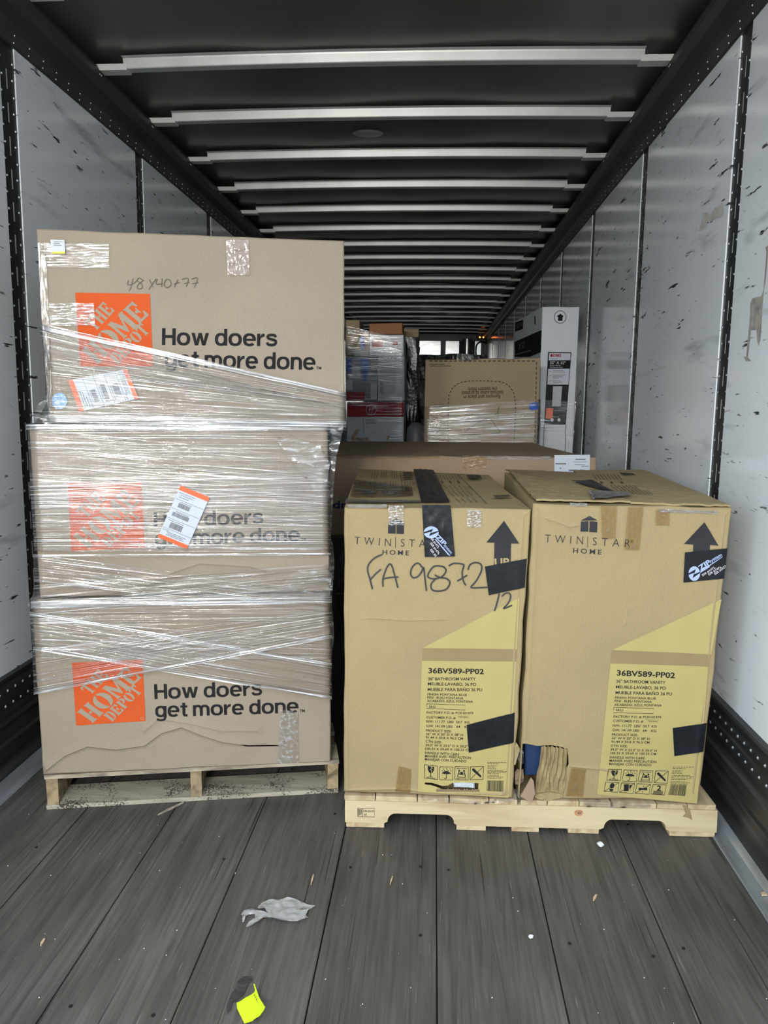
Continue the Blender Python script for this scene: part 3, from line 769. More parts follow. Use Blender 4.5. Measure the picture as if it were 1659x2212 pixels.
SLOGAN = {'H': (.82, _j2(_rect(0, 0, .2, 1), _rect(.62, 0, .82, 1), _rect(.2, .42, .62, .59))), 'o': (.80, _ring(.40, .37, (.40, .388), (.205, .235))),
 'w': (1.05, _poly([(0, .74), (.2, .74), (.31, .26), (.43, .74), (.62, .74), (.74, .26), (.85, .74), (1.05, .74), (.84, 0), (.64, 0), (.525, .47), (.41, 0), (.21, 0)])),
 'd': (.745, _j2(_ring(.365, .37, (.365, .388), (.175, .235)), _rect(.555, 0, .745, 1))), 'g': (.745, _j2(_ring(.365, .37, (.365, .388), (.175, .235)), _rect(.555, -.05, .745, .74), _strk([(.65, -.04), (.60, -.16), (.42, -.215), (.22, -.19), (.12, -.12)], .15))),
 'e': (.77, _j2(_ring(.385, .37, (.385, .388), (.195, .24), 0, 318), _rect(.12, .305, .768, .435))),
 'r': (.45, _j2(_rect(0, 0, .19, .74), _poly([(.18, .5), (.22, .62), (.30, .73), (.45, .757), (.45, .575), (.33, .555), (.24, .48), (.18, .36)]))),
 's': (.70, _strk([(.60, .54), (.53, .645), (.36, .672), (.17, .64), (.115, .55), (.18, .455), (.36, .405), (.55, .35), (.605, .23), (.54, .11), (.36, .07), (.15, .10), (.085, .22)], .16)),
 't': (.46, _j2(_rect(.13, .12, .32, .93), _rect(0, .6, .45, .74), _strk([(.225, .14), (.27, .075), (.46, .065)], .15))),
 'n': (.70, _j2(_rect(0, 0, .19, .74), _arch(.35, .16), _rect(.51, 0, .70, .46))), 'm': (1.09, _j2(_rect(0, 0, .19, .74), _arch(.32, .13), _rect(.45, 0, .64, .46), _arch(.77, .13), _rect(.90, 0, 1.09, .46))), '.': (.2, _rect(0, 0, .2, .2))}
def slogan(face, st, p0, p1, h, off):
    gap, sp = .075, .36; vs, fs = [], []; x = 0
    for ch in st:
        if ch == ' ': x += sp-gap; continue
        wd, (gv, gf) = SLOGAN[ch]; k = len(vs); vs += [(x+a, b) for a, b in gv]; fs += [tuple(i+k for i in q) for q in gf]; x += wd+gap
    x -= gap; b = V(p1)-V(p0); t = b.normalized(); up = V((t[1], -t[0]))*h
    return [face.at(*(V(p0)+b*(a/x)+up*y), off) for a, y in vs], fs
def hd_carton(label, px, depth, logo, slog, holes=(), step=0.05, parent_loc=None):
    g = carton_body(LF, px, depth=depth, holes=holes, step=step)
    zs = [v.z for v in g[0]]; base = LF.at((px[2][0]+px[3][0])/2, (px[2][1]+px[3][1])/2); base.z = min(zs)
    t = thing('moving_carton', label, 'carton', tuple(base), 'grey brown printed cartons stacked on the weathered pallet')
    mk('body', g, 'kraft_grey', t)
    lg = mk('logo_square', LF.poly(logo, 0.0016), 'ink_orange', t, label='orange square logo')
    for g_ in stencil(LF, logo, 0.0024): mk('logo_letter', g_, 'ink_kraft', lg)
    reg = LF.quadmap(logo, ell(.955, .955, .022, .022, 14))
    mk('registered_mark', LF.stroke(reg, 1.0, 0.0024, closed=True), 'ink_kraft', lg)
    (a0, a1, ah), (b0, b1, bh) = slog
    gs = [slogan(LF, 'How doers', a0, a1, ah, 0.0018), slogan(LF, 'get more done', b0, b1, bh, 0.0018),
          LF.text('TM', (b1[0]+2, b1[1]-1), (b1[0]+13, b1[1]-1), 6, 0.0018, bold=0.012)]
    for g_ in gs[:2]: mk('slogan_line', g_, 'ink_black', t)
    mk('trademark', gs[2], 'ink_black', t)
    return t
# front plane of the left stack
LA = math.atan2(0.195, 0.947)
LF = Face((-1.013, 2.318, 0), (math.cos(LA), math.sin(LA), 0), (0, 0, 1), amp=0.004, seed=3.1)
LD = V((-math.sin(LA), math.cos(LA), 0))
cT = crop(50, 480, 2.304); cM = crop(40, 900, 2.304); cB = crop(40, 1270, 2.2726)
LF.creases = [([LF.pq(*p) for p in cB((140, 890), (230, 820), (340, 775), (480, 790), (620, 770), (700, 710), (800, 680), (900, 720), (1000, 752), (1120, 770))], 0.007, 0.030, 0.006),
              ([LF.pq(*p) for p in cB((620, 700), (690, 640), (830, 660), (1000, 700), (1190, 700))], 0.003, 0.020, 0.006),
              ([LF.pq(*p) for p in cM((640, 840), (780, 770), (900, 730), (1150, 745), (1250, 770))], 0.004, 0.022, 0.006)]
dep = LD*1.12
bottom = hd_carton('bottom carton of the tall stack, creased and torn along its lower front', [(67, 1297), (714, 1280), (714, 1646), (93, 1674)], dep,
                   cB((262, 367), (608, 352), (624, 652), (283, 676)), (((334, 1510), (566.7, 1501), 32), ((335.7, 1548), (645, 1539), 31)),
                   holes=[cB((1085, 764), (1130, 769), (1200, 771), (1278, 772), (1282, 777), (1200, 778), (1120, 777))], step=0.04)
mid = hd_carton('middle carton of the tall stack, wholly under film, tilted white label on it', [(62, 918), (708, 920), (712, 1277), (86, 1291)], dep,
                cM((245, 330), (612, 326), (630, 652), (263, 668)), (((333, 1138), (569.5, 1131), 31), ((335, 1178), (648, 1169), 31)))
top = hd_carton('topmost carton of the tall stack, handwritten figures above its slogan', [(78, 494), (743, 520), (745, 914), (106, 912)], dep,
                [(162.8, 632), (324, 635), (331, 791), (174, 791)], (((350, 745), (599, 748), 36), ((356, 792), (681, 799), 36)))
# dark inside of the torn slit
tape(LF, cB((1285, 595), (1372, 607), (1375, 856), (1270, 860)), 'clear_tape', bottom, off=0.004, seed=1, wr=0.004, label='clear patching tape')
for px, mat, nm, sd in ((cT((75, 105), (428, 110), (430, 230), (112, 226)), 'clear_tape', 'tape_strip', 2), (cT((1010, 90), (1122, 90), (1127, 265), (1018, 266)), 'pink_tape', 'tape_strip', 3),
                        (cT((130, 403), (355, 405), (361, 515), (135, 517)), 'clear_tape', 'tape_strip', 4), (cT((72, 105), (115, 105), (150, 980), (128, 980)), 'clear_tape', 'tape_strip', 5)):
    tape(LF, px, mat, top, off=0.004 + sd*0.0004, seed=sd, wr=0.004, nx=24, ny=18)
# small sticker
lb = mk('small_label', LF.poly(cT((140, 90), (210, 92), (215, 160), (150, 161)), 0.0090), 'label_paper', top)
mk('yellow_strip', LF.poly(cT((148, 150), (214, 149), (215, 160), (150, 161)), 0.0098), 'sticker_yellow', lb)
mk('printed_lines', join(*[LF.poly(cT((156, 100+8*k), (156+w, 100+8*k), (156+w, 103+8*k), (156, 103+8*k)), 0.0098) for k, w in enumerate((46, 30, 40))]), 'ink_grey', lb)
# handwriting 48x40x77
hw = [((525, 288), (520, 310), (545, 308), (570, 288)), ((548, 280), (538, 320), (528, 342)), ((598, 290), (578, 278), (568, 292), (590, 308), (592, 328), (572, 332), (570, 315), (600, 288)), ((628, 285), (648, 325)), ((662, 282), (625, 335)),
      ((668, 282), (662, 308), (690, 306)), ((692, 280), (690, 322)), ((712, 285), (702, 310), (716, 326), (736, 312), (730, 288), (712, 284)), ((750, 308), (778, 300)), ((770, 285), (752, 325)), ((790, 285), (822, 280), (812, 322)), ((800, 305), (828, 300)), ((838, 284), (868, 278), (852, 326)), ((842, 306), (872, 300))]
mk('handwritten_figures', join(*[LF.stroke(smoothline(cT(*s), 4), 1.7, 0.0022) for s in hw]), 'ink_pen', top)
# shipping labels
def ship_label(face, quad, parent, orient, off):
    lb = mk('shipping_label', face.poly(quad, off), 'label_paper', parent, label='white label with orange ends')
    Q = lambda *p: face.quadmap(quad, [(y, 1-x) if orient else (x, y) for x, y in p])
    R = lambda x0, y0, x1, y1: face.poly(Q((x0, y0), (x1, y0), (x1, y1), (x0, y1)), off+0.0009, step=0.5)
    mk('orange_stripe', R(0, 0, 1, .085), 'label_orange', lb); mk('orange_stripe', R(0, .93, 1, 1), 'label_orange', lb)
    gs = [R(.02, y, .98, y+.006) for y in (.24, .42, .60, .79)]
    for x0, x1, y in ((.05, .6, .115), (.12, .55, .15), (.1, .42, .19), (.2, .6, .27), (.2, .65, .45), (.1, .6, .63), (.05, .25, .82), (.2, .85, .84), (.25, .75, .865), (.22, .8, .89)):
        x = x0
        while x < x1:
            w_ = random.uniform(.012, .05); gs.append(R(x, y, min(x1, x+w_), y+.012)); x += w_+.016
    for x0, x1, y0, y1 in ((.18, .58, .295, .375), (.12, .68, .475, .55), (.2, .62, .66, .765)):
        x = x0
        while x < x1: w_ = random.choice((.006, .011, .018)); gs.append(R(x, y0, min(x1, x+w_), y1)); x += w_+random.choice((.006, .01))
    mk('printed_barcodes', join(*gs), 'ink_grey', lb)['kind'] = 'stuff'
cl2 = crop(130, 780, 8.73); cl3 = crop(330, 1040, 11.85)
ship_label(LF, cl2((160, 365), (1270, 150), (1490, 705), (375, 955)), top, True, 0.0090)
ship_label(LF, cl3((735, 85), (1470, 390), (885, 1705), (145, 1400)), mid, False, 0.018)
mk('round_sticker', LF.poly(ell(130, 866, 16.5, 17.5, 22), 0.0092), 'sticker_blue', top, label='round blue sticker')
# ---------------------------------------------------------------- stretch film around the left stack
wrap = thing('stretch_wrap', 'clear stretch film wound around the tall stack of three cartons', 'plastic wrap', tuple(LF.w(0.5, 0.1)))
def film_band(quad, ns=34, nt=60, amp=0.004, seed=0.0, off=0.006, side=(0.45, 0.45), mat='stretch_film', face=None, parent=None, deep=None, fs_=1.6, ft_=26.0, name='film_band', fold=0.0):
    face = face or LF; parent = parent or wrap; deep = deep or LD
    tl, tr, br, bl = [V(face.pq(*q)) for q in quad]
    vs, uv, fs = [], [], []; S = 2; Wm = (tr-tl).length; Hm = max((tl-bl).length, (tr-br).length)
    cols = [('l', k) for k in range(S)]+[('f', k) for k in range(ns+1)]+[('r', k) for k in range(S)]
    W = len(cols)
    for j in range(nt+1):
        y = j/nt
        for c, (kind, k) in enumerate(cols):
            x = 0 if kind == 'l' else 1 if kind == 'r' else k/ns
            p = (tl*(1-x)+tr*x)*(1-y)+(bl*(1-x)+br*x)*y
            # gathered streaks run along the winding direction
            n1 = noise.noise(V((x*fs_+seed, y*ft_, seed))); n2 = noise.noise(V((x*fs_*2.3+seed, y*ft_*2.4, seed+9)))
            d = off+amp*(0.55*abs(n1)+0.35*abs(n2))+0.0015*noise.noise(V((x*7, y*5, seed)))
            q = face.w(p[0], p[1], d)
            if kind != 'f':
                t = (S-k)/S if kind == 'l' else (k+1)/S
                q = q+deep*(side[0 if kind == 'l' else 1]*t)
                sgn = -1 if kind == 'l' else 1
                q = q+face.a*sgn*(0.005+0.008*abs(n1)*min(1, t*3))
            vs.append(q); uv.append((x*Wm+seed*0.31+(0 if kind == 'f' else 0.3*t), y*Hm+seed*0.77))
    for j in range(nt):
        for c in range(W-1): a = j*W+c; fs.append((a, a+W, a+W+1, a+1))
    return mk(name, (vs, fs), mat, parent, uv=uv, smooth=True)
# top carton: two bands climbing to the left
film_band([(92, 700), (746, 846), (747, 914), (104, 912)], seed=1.3, off=0.0100, ft_=30)
film_band([(86, 706), (560, 838), (747, 880), (108, 800)], seed=2.9, off=0.0130, nt=40)
film_band([(104, 868), (747, 884), (747, 930), (70, 930)], seed=4.4, off=0.0120, nt=26, ft_=14, amp=0.006)
# middle carton: wholly covered
film_band([(60, 915), (712, 915), (714, 1110), (70, 1100)], seed=5.2, off=0.0070, ft_=34, nt=80)
film_band([(62, 925), (712, 990), (713, 1190), (76, 1190)], seed=6.8, off=0.0100, ft_=40, nt=90)
film_band([(66, 1040), (712, 1010), (714, 1192), (80, 1188)], seed=7.7, off=0.0130, ft_=26, nt=60, amp=0.005)
film_band([(74, 1196), (712, 1276), (714, 1330), (76, 1258)], seed=9.1, off=0.0110, ft_=18, nt=40, amp=0.006)
film_band([(76, 1262), (715, 1215), (716, 1262), (70, 1330)], seed=10.4, off=0.0140, ft_=16, nt=36, amp=0.006)
# bottom carton: bands crossing
film_band([(66, 1292), (716, 1276), (716, 1346), (68, 1350)], seed=11.0, off=0.0100, ft_=20, nt=44, amp=0.006)
film_band([(68, 1318), (716, 1430), (716, 1500), (72, 1392)], seed=12.6, off=0.0110, ft_=26, nt=50)
film_band([(72, 1400), (716, 1312), (716, 1372), (76, 1492)], seed=13.3, off=0.0130, ft_=30, nt=60)
film_band([(70, 1330), (716, 1380), (716, 1424), (74, 1420)], seed=14.8, off=0.0090, ft_=24, nt=40)
# gathered edges of the film
for k, (p0, p1, hh_) in enumerate((((98, 706), (746, 848), 9), ((75, 1392), (716, 1500), 8), ((76, 1490), (716, 1368), 7), ((60, 916), (712, 917), 12), ((74, 1196), (714, 1192), 5), ((68, 1318), (716, 1428), 9), ((70, 1296), (716, 1284), 16), ((104, 900), (747, 910), 12))):
    film_band([p0, p1, (p1[0], p1[1]+hh_), (p0[0], p0[1]+hh_)], ns=30, nt=8, seed=40.0+k*1.7, off=0.0155, amp=0.006, ft_=5, mat='edge_film', name='film_edge', side=(0.2, 0.2))
# loose folds standing out at the sides
def fold(px, off0, seed, name='film_fold', mat='loose_film', parent=None, face=None, amp=0.012, step=0.018):
    face = face or LF
    o = [face.pq(*p) for p in px]; vs2, fs = cdt(subdiv_loop(o, step), (), step, 0.2)
    vs = [face.w(p, q, off0+amp*noise.noise(V((p*22, q*14, seed)))+amp*0.5*noise.noise(V((p*60, q*50, seed)))) for p, q in vs2]
    xs = [p for p, q in vs2]; ys = [q for p, q in vs2]
    uv = [((p-min(xs))/0.35, (q-min(ys))/0.35) for p, q in vs2]
    return mk(name, (vs, fs), mat, parent or wrap, uv=uv, smooth=True)
fold([(712, 918), (744, 914), (738, 945), (728, 985), (722, 1040), (719, 1100), (716, 1160), (711, 1150)], -0.02, 1.0)
fold([(712, 1150), (720, 1180), (723, 1215), (720, 1260), (716, 1300), (710, 1300), (700, 1230)], -0.012, 2.0)
fold([(105, 855), (80, 872), (64, 905), (60, 916), (108, 916)], -0.02, 3.0)
fold([(84, 1270), (66, 1290), (57, 1310), (68, 1322), (95, 1300)], -0.012, 4.0)
fold([(712, 1276), (719, 1320), (722, 1380), (716, 1420), (711, 1380)], -0.012, 5.0)
fold([(640, 1230), (700, 1225), (716, 1236), (712, 1290), (660, 1282), (580, 1290)], 0.016, 6.0, amp=0.006)
fold([(590, 940), (690, 960), (712, 1000), (700, 1080), (640, 1010)], 0.016, 7.0, amp=0.007)
# ---------------------------------------------------------------- pallets
PFR = (V((-1.031, 2.335, 0)), LF.a.copy(), LD.copy())
pal = thing('wooden_pallet', 'weathered dusty pallet under the tall stack of cartons', 'pallet', (-1.031, 2.335, 0), 'wooden pallets in the trailer')
PL_W, PL_D, PL_H = 1.0, 1.15, 0.126
for p0 in (0.0, 0.481, 0.962):
    mk('stringer', frame_box(PFR, p0, p0+0.038, 0.003, PL_D-0.003, 0.016, PL_H-0.016, 0.001), 'pallet_end', pal)
for d0, wd in ((0.0, 0.14), (0.235, 0.09), (0.41, 0.09), (0.585, 0.09), (0.76, 0.09), (1.01, 0.14)):
    mk('deck_board', frame_box(PFR, -0.004, PL_W+0.002, d0, d0+wd, PL_H-0.0155, PL_H, 0.0012), 'pallet_grey', pal)
for d0, wd in ((0.0, 0.14), (0.34, 0.09), (0.60, 0.09), (1.01, 0.14)):
    mk('bottom_board', frame_box(PFR, -0.002, PL_W, d0, d0+wd, 0.0005, 0.0158, 0.0003), 'pallet_dusty', pal)
RA = 0.0342
RFR = (V((-0.0038, 2.316, 0)), V((math.cos(RA), math.sin(RA), 0)), V((-math.sin(RA), math.cos(RA), 0)))
pal2 = thing('wooden_pallet', 'clean pale pine pallet with a notched front stringer', 'pallet', (-0.0038, 2.316, 0), 'wooden pallets in the trailer')
RPX = Face(RFR[0], RFR[1], (0, 0, 1))
def notched():
    zt, zb = 0.094, 0.017
    def arc(cx, r, left):
        return [(cx+(-r+r*math.cos(t) if left else r-r*math.cos(t)), 0) for t in ()]
    pts = [(0.002, zb), (0.002, zt), (1.217, zt), (1.219, zb)]
    low = []
    for x0, x1 in ((1.055, 0.853), (0.363, 0.143)):
        if x0 < x1: x0, x1 = x1, x0
        n = 5; r = 0.026; zn = zb+0.036
        low += [(x0+0.012, zb)]+[(x0-r*(1-math.cos(math.pi/2*k/n)), zb+0.006+(zn-zb-0.006)*math.sin(math.pi/2*k/n)) for k in range(n+1)]
        low += [(x1+r*(1-math.cos(math.pi/2*(n-k)/n)), zb+0.006+(zn-zb-0.006)*math.sin(math.pi/2*(n-k)/n)) for k in range(n+1)]+[(x1-0.012, zb)]
    return pts+low
for d0 in (0.0, 0.475, 0.95):
    loop = [RFR[0]+RFR[1]*x+V((0, 0, z))+RFR[2]*d0 for x, z in notched()]
    mk('stringer', prism(loop, RFR[2]*0.038), 'pine', pal2)
x = 0.0
for wd, gp in ((0.100, .004), (0.135, .003), (0.1, .006), (0.125, .004), (0.09, .012), (0.085, .004), (0.1, .003), (0.1, .008), (0.14, .003), (0.095, .004), (0.09, 0)):
    if x+wd > 1.219: wd = 1.219-x
    if wd > 0.03: mk('deck_board', frame_box(RFR, x, x+wd, random.uniform(0, .004), 0.99, 0.0946, 0.1108, 0.0005), 'pine_deep', pal2)
    x += wd+gp
for x0, x1 in ((0.006, 0.132), (0.372, 0.468), (0.553, 0.642), (0.738, 0.838), (1.068, 1.214)):
    mk('bottom_board', frame_box(RFR, x0, x1, 0.002, 0.985, 0.0005, 0.0166, 0.0002), 'pine_deep', pal2)
# stamp, knot and torn film on the front stringer
cs = crop(720, 1400, 3.607); cs7 = crop(1100, 1400, 3.318)
RS = Face(RFR[0], RFR[1], (0, 0, 1))
stq = cs((190, 1245), (322, 1248), (322, 1315), (190, 1312))
gs = [RS.stroke([*stq, stq[0]], 1.0, 0.0012), RS.stroke(cs((229, 1246), (229, 1313)), 0.8, 0.0012), RS.text('CN-23113', cs((234, 1276))[0], cs((318, 1277))[0], 4.6, 0.0012, bold=0.02),
      RS.text('HT', cs((240, 1306))[0], cs((262, 1306))[0], 4.6, 0.0012, bold=0.02)]
gs += [RS.stroke(cs((195+k*8, 1253), (195+k*8, 1307-k*4)), 1.2, 0.0012) for k in range(4)]
mk('burned_stamp', join(*gs), 'ink_faded', pal2, label='small branded stamp')
wood('knot_wood', (0.40, 0.20, 0.10), (0.25, 0.11, 0.05), grain=(60, 60, 60))
mk('knot', RS.poly(ell(1100+498/3.318, 1400+1180/3.318, 9.5, 7.0, 16), 0.0010), 'knot_wood', pal2)
mk('knot', RS.poly(ell(1101+498/3.318, 1400+1180/3.318, 4.5, 3.2, 12), 0.0014), 'kraft_edge', pal2)
mk('bark_gap', RS.poly(cs7((1240, 1122), (1268, 1128), (1295, 1160), (1312, 1232), (1280, 1215), (1240, 1205), (1262, 1185)), 0.0012), 'ink_band', pal2)
# ---------------------------------------------------------------- vanity cartons
TB = V((0, -0.045, 1))
ATexts = [('36BV589-PP02', (740, 192, 1172, 200, 40), (768, 192, 1185, 212, 38), .022), ('36" BATHROOM VANITY', (738, 248, 1108, 250, 23), (765, 244, 1118, 254, 21), .012), ('MEUBLE-LAVABO, 36 PO', (737, 287, 1113, 292, 23), (762, 284, 1120, 294, 21), .012),
 ('MUEBLE PARA BA\u00d1O 36 PU', (735, 331, 1158, 334, 23), (759, 325, 1162, 335, 21), .012), ('FINISH: FONTANA BLUE', (733, 366, 1041, 372, 18), (756, 358, 1048, 365, 16), .012), ('FINI : BLEU FONTANA', (732, 391, 1013, 398, 18), (753, 382, 1020, 389, 16), .012),
 ('ACABADO: AZUL FONTANA', (731, 418, 1088, 424, 18), (751, 409, 1090, 415, 16), .012), ('SKU', (745, 463, 795, 464, 17), (762, 447, 812, 449, 16), .012), ('FACTORY P.O. #: PO0101979', (727, 508, 1090, 514, 18), (745, 494, 1086, 500, 17), .012),
 ('CUSTOMER P.O. #:', (725, 545, 955, 552, 18), (741, 525, 960, 530, 17), .012), ('Y2019094', (972, 541, 1045, 545, 11), (988, 524, 1056, 528, 10), .0), ('NW: 111.77  LBS/  50.7  KG', (724, 578, 1060, 585, 18), (739, 558, 1053, 565, 17), .012), ('GW: 141.09 LBS/   64    KG', (723, 613, 1060, 622, 18), (736, 590, 1050, 598, 17), .012),
 ('PRODUCT SIZE:', (722, 648, 920, 656, 18), (733, 622, 920, 627, 16), .012), ('36" W X 20" D X 38" H', (722, 676, 1010, 684, 18), (731, 648, 1002, 654, 16), .012), ('91.44 X 50.8 X 96.5 CM', (720, 702, 1010, 712, 18), (729, 673, 1002, 680, 16), .012), ('CTN SIZE:', (719, 732, 843, 742, 18), (726, 702, 844, 707, 16), .012),
 ('39.5" W X 23.5" D X 39.5" H', (718, 762, 1075, 775, 18), (723, 729, 1055, 740, 16), .012), ('100.33 X 59.69 X 100.33 CM', (716, 790, 1072, 802, 18), (722, 755, 1050, 763, 16), .012), ('HANDLE WITH CARE', (714, 822, 980, 836, 19), (719, 786, 968, 793, 17), .012), ('MANIER AVEC PR\u00c9CAUTION', (714, 848, 1072, 862, 19), (716, 810, 1052, 820, 17), .012), ('MANEJAR CON CUIDADO', (713, 873, 1035, 888, 19), (713, 833, 1016, 843, 17), .012)]
def icon(face, quad, kind, off):
    Q = lambda *p: face.quadmap(quad, p)
    P = lambda *p: face.poly(Q(*p), off, step=0.5)
    S = lambda wd, *p: face.stroke(Q(*p), wd, off)
    g = [S(1.3, (0, 0), (1, 0), (1, 1), (0, 1), (0, 0))]
    if kind in ('knife', 'foot', 'boxes', 'clamp'): g.append(S(1.0, (0, 1), (1, 0)))
    if kind == 'glass':
        g += [P((.24, .08), (.46, .08), (.56, .2), (.42, .3), (.55, .42), (.5, .62), (.36, .52), (.27, .35)), P((.52, .08), (.74, .08), (.72, .35), (.64, .52), (.53, .6), (.62, .42), (.5, .3), (.64, .2)), S(1.4, (.5, .58), (.5, .82)), P((.34, .84), (.66, .84), (.6, .8), (.4, .8)), face.text('FRAGILE', Q((.18, .97))[0], Q((.84, .97))[0], 2.6, off, bold=.02)]
    if kind == 'umbrella':
        g += [P((.15, .56), (.22, .42), (.36, .34), (.5, .32), (.64, .34), (.78, .42), (.87, .56), (.74, .52), (.62, .57), (.5, .52), (.38, .57), (.26, .52)), S(1.4, (.51, .52), (.51, .86), (.46, .93), (.38, .92), (.36, .86))]
        g += [P(*ell(x, y, .035, .045, 6)) for x, y in ((.2, .3), (.3, .16), (.36, .27), (.52, .1), (.56, .22), (.68, .27), (.78, .14), (.86, .28))]
    if kind == 'lift':
        g += [P(*ell(.32, .32, .075, .075, 10)), P(*ell(.68, .32, .075, .075, 10)), P((.39, .4), (.61, .4), (.61, .62), (.39, .62)), S(1.6, (.3, .4), (.26, .55), (.2, .8)), S(1.6, (.7, .4), (.74, .55), (.8, .8)), S(1.3, (.27, .5), (.38, .6)), S(1.3, (.73, .5), (.62, .6)), S(1.0, (.2, .8), (.8, .8)), face.text('HEAVY ARTICLE', Q((.12, .18))[0], Q((.88, .18))[0], 2.2, off, bold=.02), face.text('NEEDS 2 TO LIFT', Q((.1, .95))[0], Q((.9, .95))[0], 2.2, off, bold=.02)]
    if kind == 'knife': g += [P((.13, .2), (.2, .12), (.28, .14), (.86, .72), (.84, .84), (.76, .82), (.16, .3))]
    if kind == 'foot': g += [P(*ell(.52, .36, .17, .29, 16)), P((.36, .68), (.66, .7), (.64, .88), (.52, .95), (.4, .88))]
    if kind == 'boxes': g += [P((.2, .14), (.56, .1), (.64, .78), (.3, .84)), P((.62, .14), (.84, .18), (.72, .62), (.68, .6))]
    if kind == 'clamp': g += [P((.18, .4), (.5, .42), (.78, .34), (.82, .62), (.55, .6), (.22, .68)), S(1.2, (.52, .14), (.52, .32)), S(1.2, (.52, .72), (.52, .9))]
    if kind == 'stack': g += [face.text('2', Q((.36, .58))[0], Q((.68, .6))[0], 10.5, off, bold=.03)]+[S(0.9, (.14, y), (.86, y)) for y in (.66, .73, .8, .87, .94)]
    return join(*g)
def vanity(label, face, px, back, B, cr, holes, group, tri, panel, icons, barcode, house, twin, bar, star, home, arrow, step=0.05):
    g = carton_body(face, px, back=back, holes=holes, step=step, wear=0.003, notch_left=B)
    base = face.at((px[2][0]+px[3][0])/2, (px[2][1]+px[3][1])/2); base.z = min(v.z for v in g[0])
    t = thing('vanity_carton', label, 'carton', tuple(base), group)
    mk('body', g, 'kraft_tan', t)
    mk('yellow_triangle', face.poly(tri, 0.0016), 'ink_yellow', t); mk('yellow_panel', face.poly(panel, 0.0016, () if B else holes), 'ink_yellow', t, label='pale yellow printed panel')
    mk('band_print', face.poly([tri[0], tri[2], panel[1], panel[0]], 0.0013), 'ink_band', t)
    for st, a, b, bold in ATexts:
        x0, y0, x1, y1, h = b if B else a
        p0, p1 = cr((x0, y0), (x1, y1)); s = 3.318 if B else 3.607
        mk('printed_line', face.text(st, p0, p1, h/s, 0.0026, bold=bold), 'ink_black', t)
    sk = cr((747, 420), (1033, 430), (1031, 466), (744, 458)) if B else cr((727, 432), (1029, 442), (1028, 480), (726, 468))
    mk('printed_frame', face.stroke([*sk, sk[0]], 0.9, 0.0026), 'ink_black', t)
    pb = cr((973, 508), (1068, 512), (1062, 532)) if B else cr((968, 528), (1056, 528), (1054, 550))
    mk('printed_frame', face.stroke(pb, 0.5, 0.0026), 'ink_black', t)
    for q, k in icons: mk('handling_icon', icon(face, q, k, 0.0026), 'ink_black', t)
    bs = []; x = 0.0
    while x < 1:
        wd = random.choice((.012, .02, .034)); e = min(1, x+wd)
        bs.append(face.poly(face.quadmap(barcode, [(x, 0), (e, 0), (e, .95), (x, .95)]), 0.0026, step=1)); x += wd+random.choice((.014, .022))
    mk('printed_barcode', join(*bs), 'ink_black', t)['kind'] = 'stuff'
    # small legal print
    gs = []
    x0, y0 = (1170, 850) if B else (1200, 888)
    y = y0
    for k, wd in enumerate((150, 88, 0, 72, 60, 68, 0, 125, 150, 140, 92, 0, 90, 120, 108)):
        if wd:
            x = x0-(k*1.2 if B else 0)
            while x < x0+wd:
                l = random.uniform(6, 22); p0, p1 = cr((x, y+wd*0.0), (min(x+l, x0+wd), y)); gs.append(face.stroke([p0, p1], 1.15, 0.0026)); x += l+5
            y += 9.5
        else: y += 6
    mk('small_print', join(*gs), 'ink_faded', t)['kind'] = 'stuff'
    mk('house_logo', join(*[face.poly(h, 0.0018) for h in house]), 'ink_slate', t)
    gs = [face.text('TWIN', *twin, 0.0018, bold=-0.012, spacing=1.75), face.stroke(bar, 0.9, 0.0018), face.text('STAR', *star, 0.0018, bold=-0.012, spacing=1.75), face.text('HOME', *home, 0.0018, bold=0.009, spacing=1.45),
          face.text('\u00ae', (star[1][0]+1, star[1][1]-10), (star[1][0]+7, star[1][1]-10), 6, 0.0018)]
    mk('printed_brand_name', join(*gs), 'ink_faded' if False else 'ink_slate', t)
    mk('up_arrow', face.poly(arrow, 0.0018), 'ink_slate', t)
    return t
def icon_quads(cr, rows):
    return [cr(*q) for q in rows]
G2 = 'tan vanity cartons side by side on the pine pallet'
c4 = crop(720, 1000, 3.607); c6 = cs; c5b = crop(1080, 1000, 3.1904); c7 = cs7
# --- carton with the handwritten number
AF = Face(RFR[0]+RFR[2]*0.010, RFR[1], (0, -0.030, 1), amp=0.003, seed=8.2)
AF.creases = [([AF.pq(753, 1112), AF.pq(752, 1300), AF.pq(751, 1500), AF.pq(752, 1700)], 0.0028, 0.007, 0.003), ([AF.pq(1131, 1115), AF.pq(1118, 1300), AF.pq(1106, 1500), AF.pq(1094, 1712)], 0.0028, 0.004, 0.008), ([AF.pq(760, 1706), AF.pq(850, 1704), AF.pq(960, 1712), AF.pq(1090, 1716)], 0.004, 0.008, 0.004), ([AF.pq(800, 1335), AF.pq(880, 1340), AF.pq(960, 1338)], 0.002, 0.012, 0.004)]
apx = [(744, 1097), (1147, 1101), (1107, 1724), (743, 1710)]
def vback(face, px, tb, yb=3.36):
    """back corners: top edge from photo, bottom from depth"""
    f = [face.at(*p) for p in px]
    b0, b1 = [atY(*p, yb) for p in tb]
    return [b0, b1, V((b1.x, b1.y, f[2].z)), V((b0.x, b0.y, f[3].z))]
aback = vback(AF, apx, [(774, 1013), (1056, 1026)], 3.30)
ahole = c6((708, 1052), (722, 1046), (770, 1048), (815, 1062), (850, 1072), (895, 1068), (930, 1048), (1000, 1044), (1100, 1048), (1132, 1050), (1128, 1096), (1060, 1104), (1000, 1106), (930, 1098), (850, 1098), (800, 1078), (760, 1066), (720, 1062))
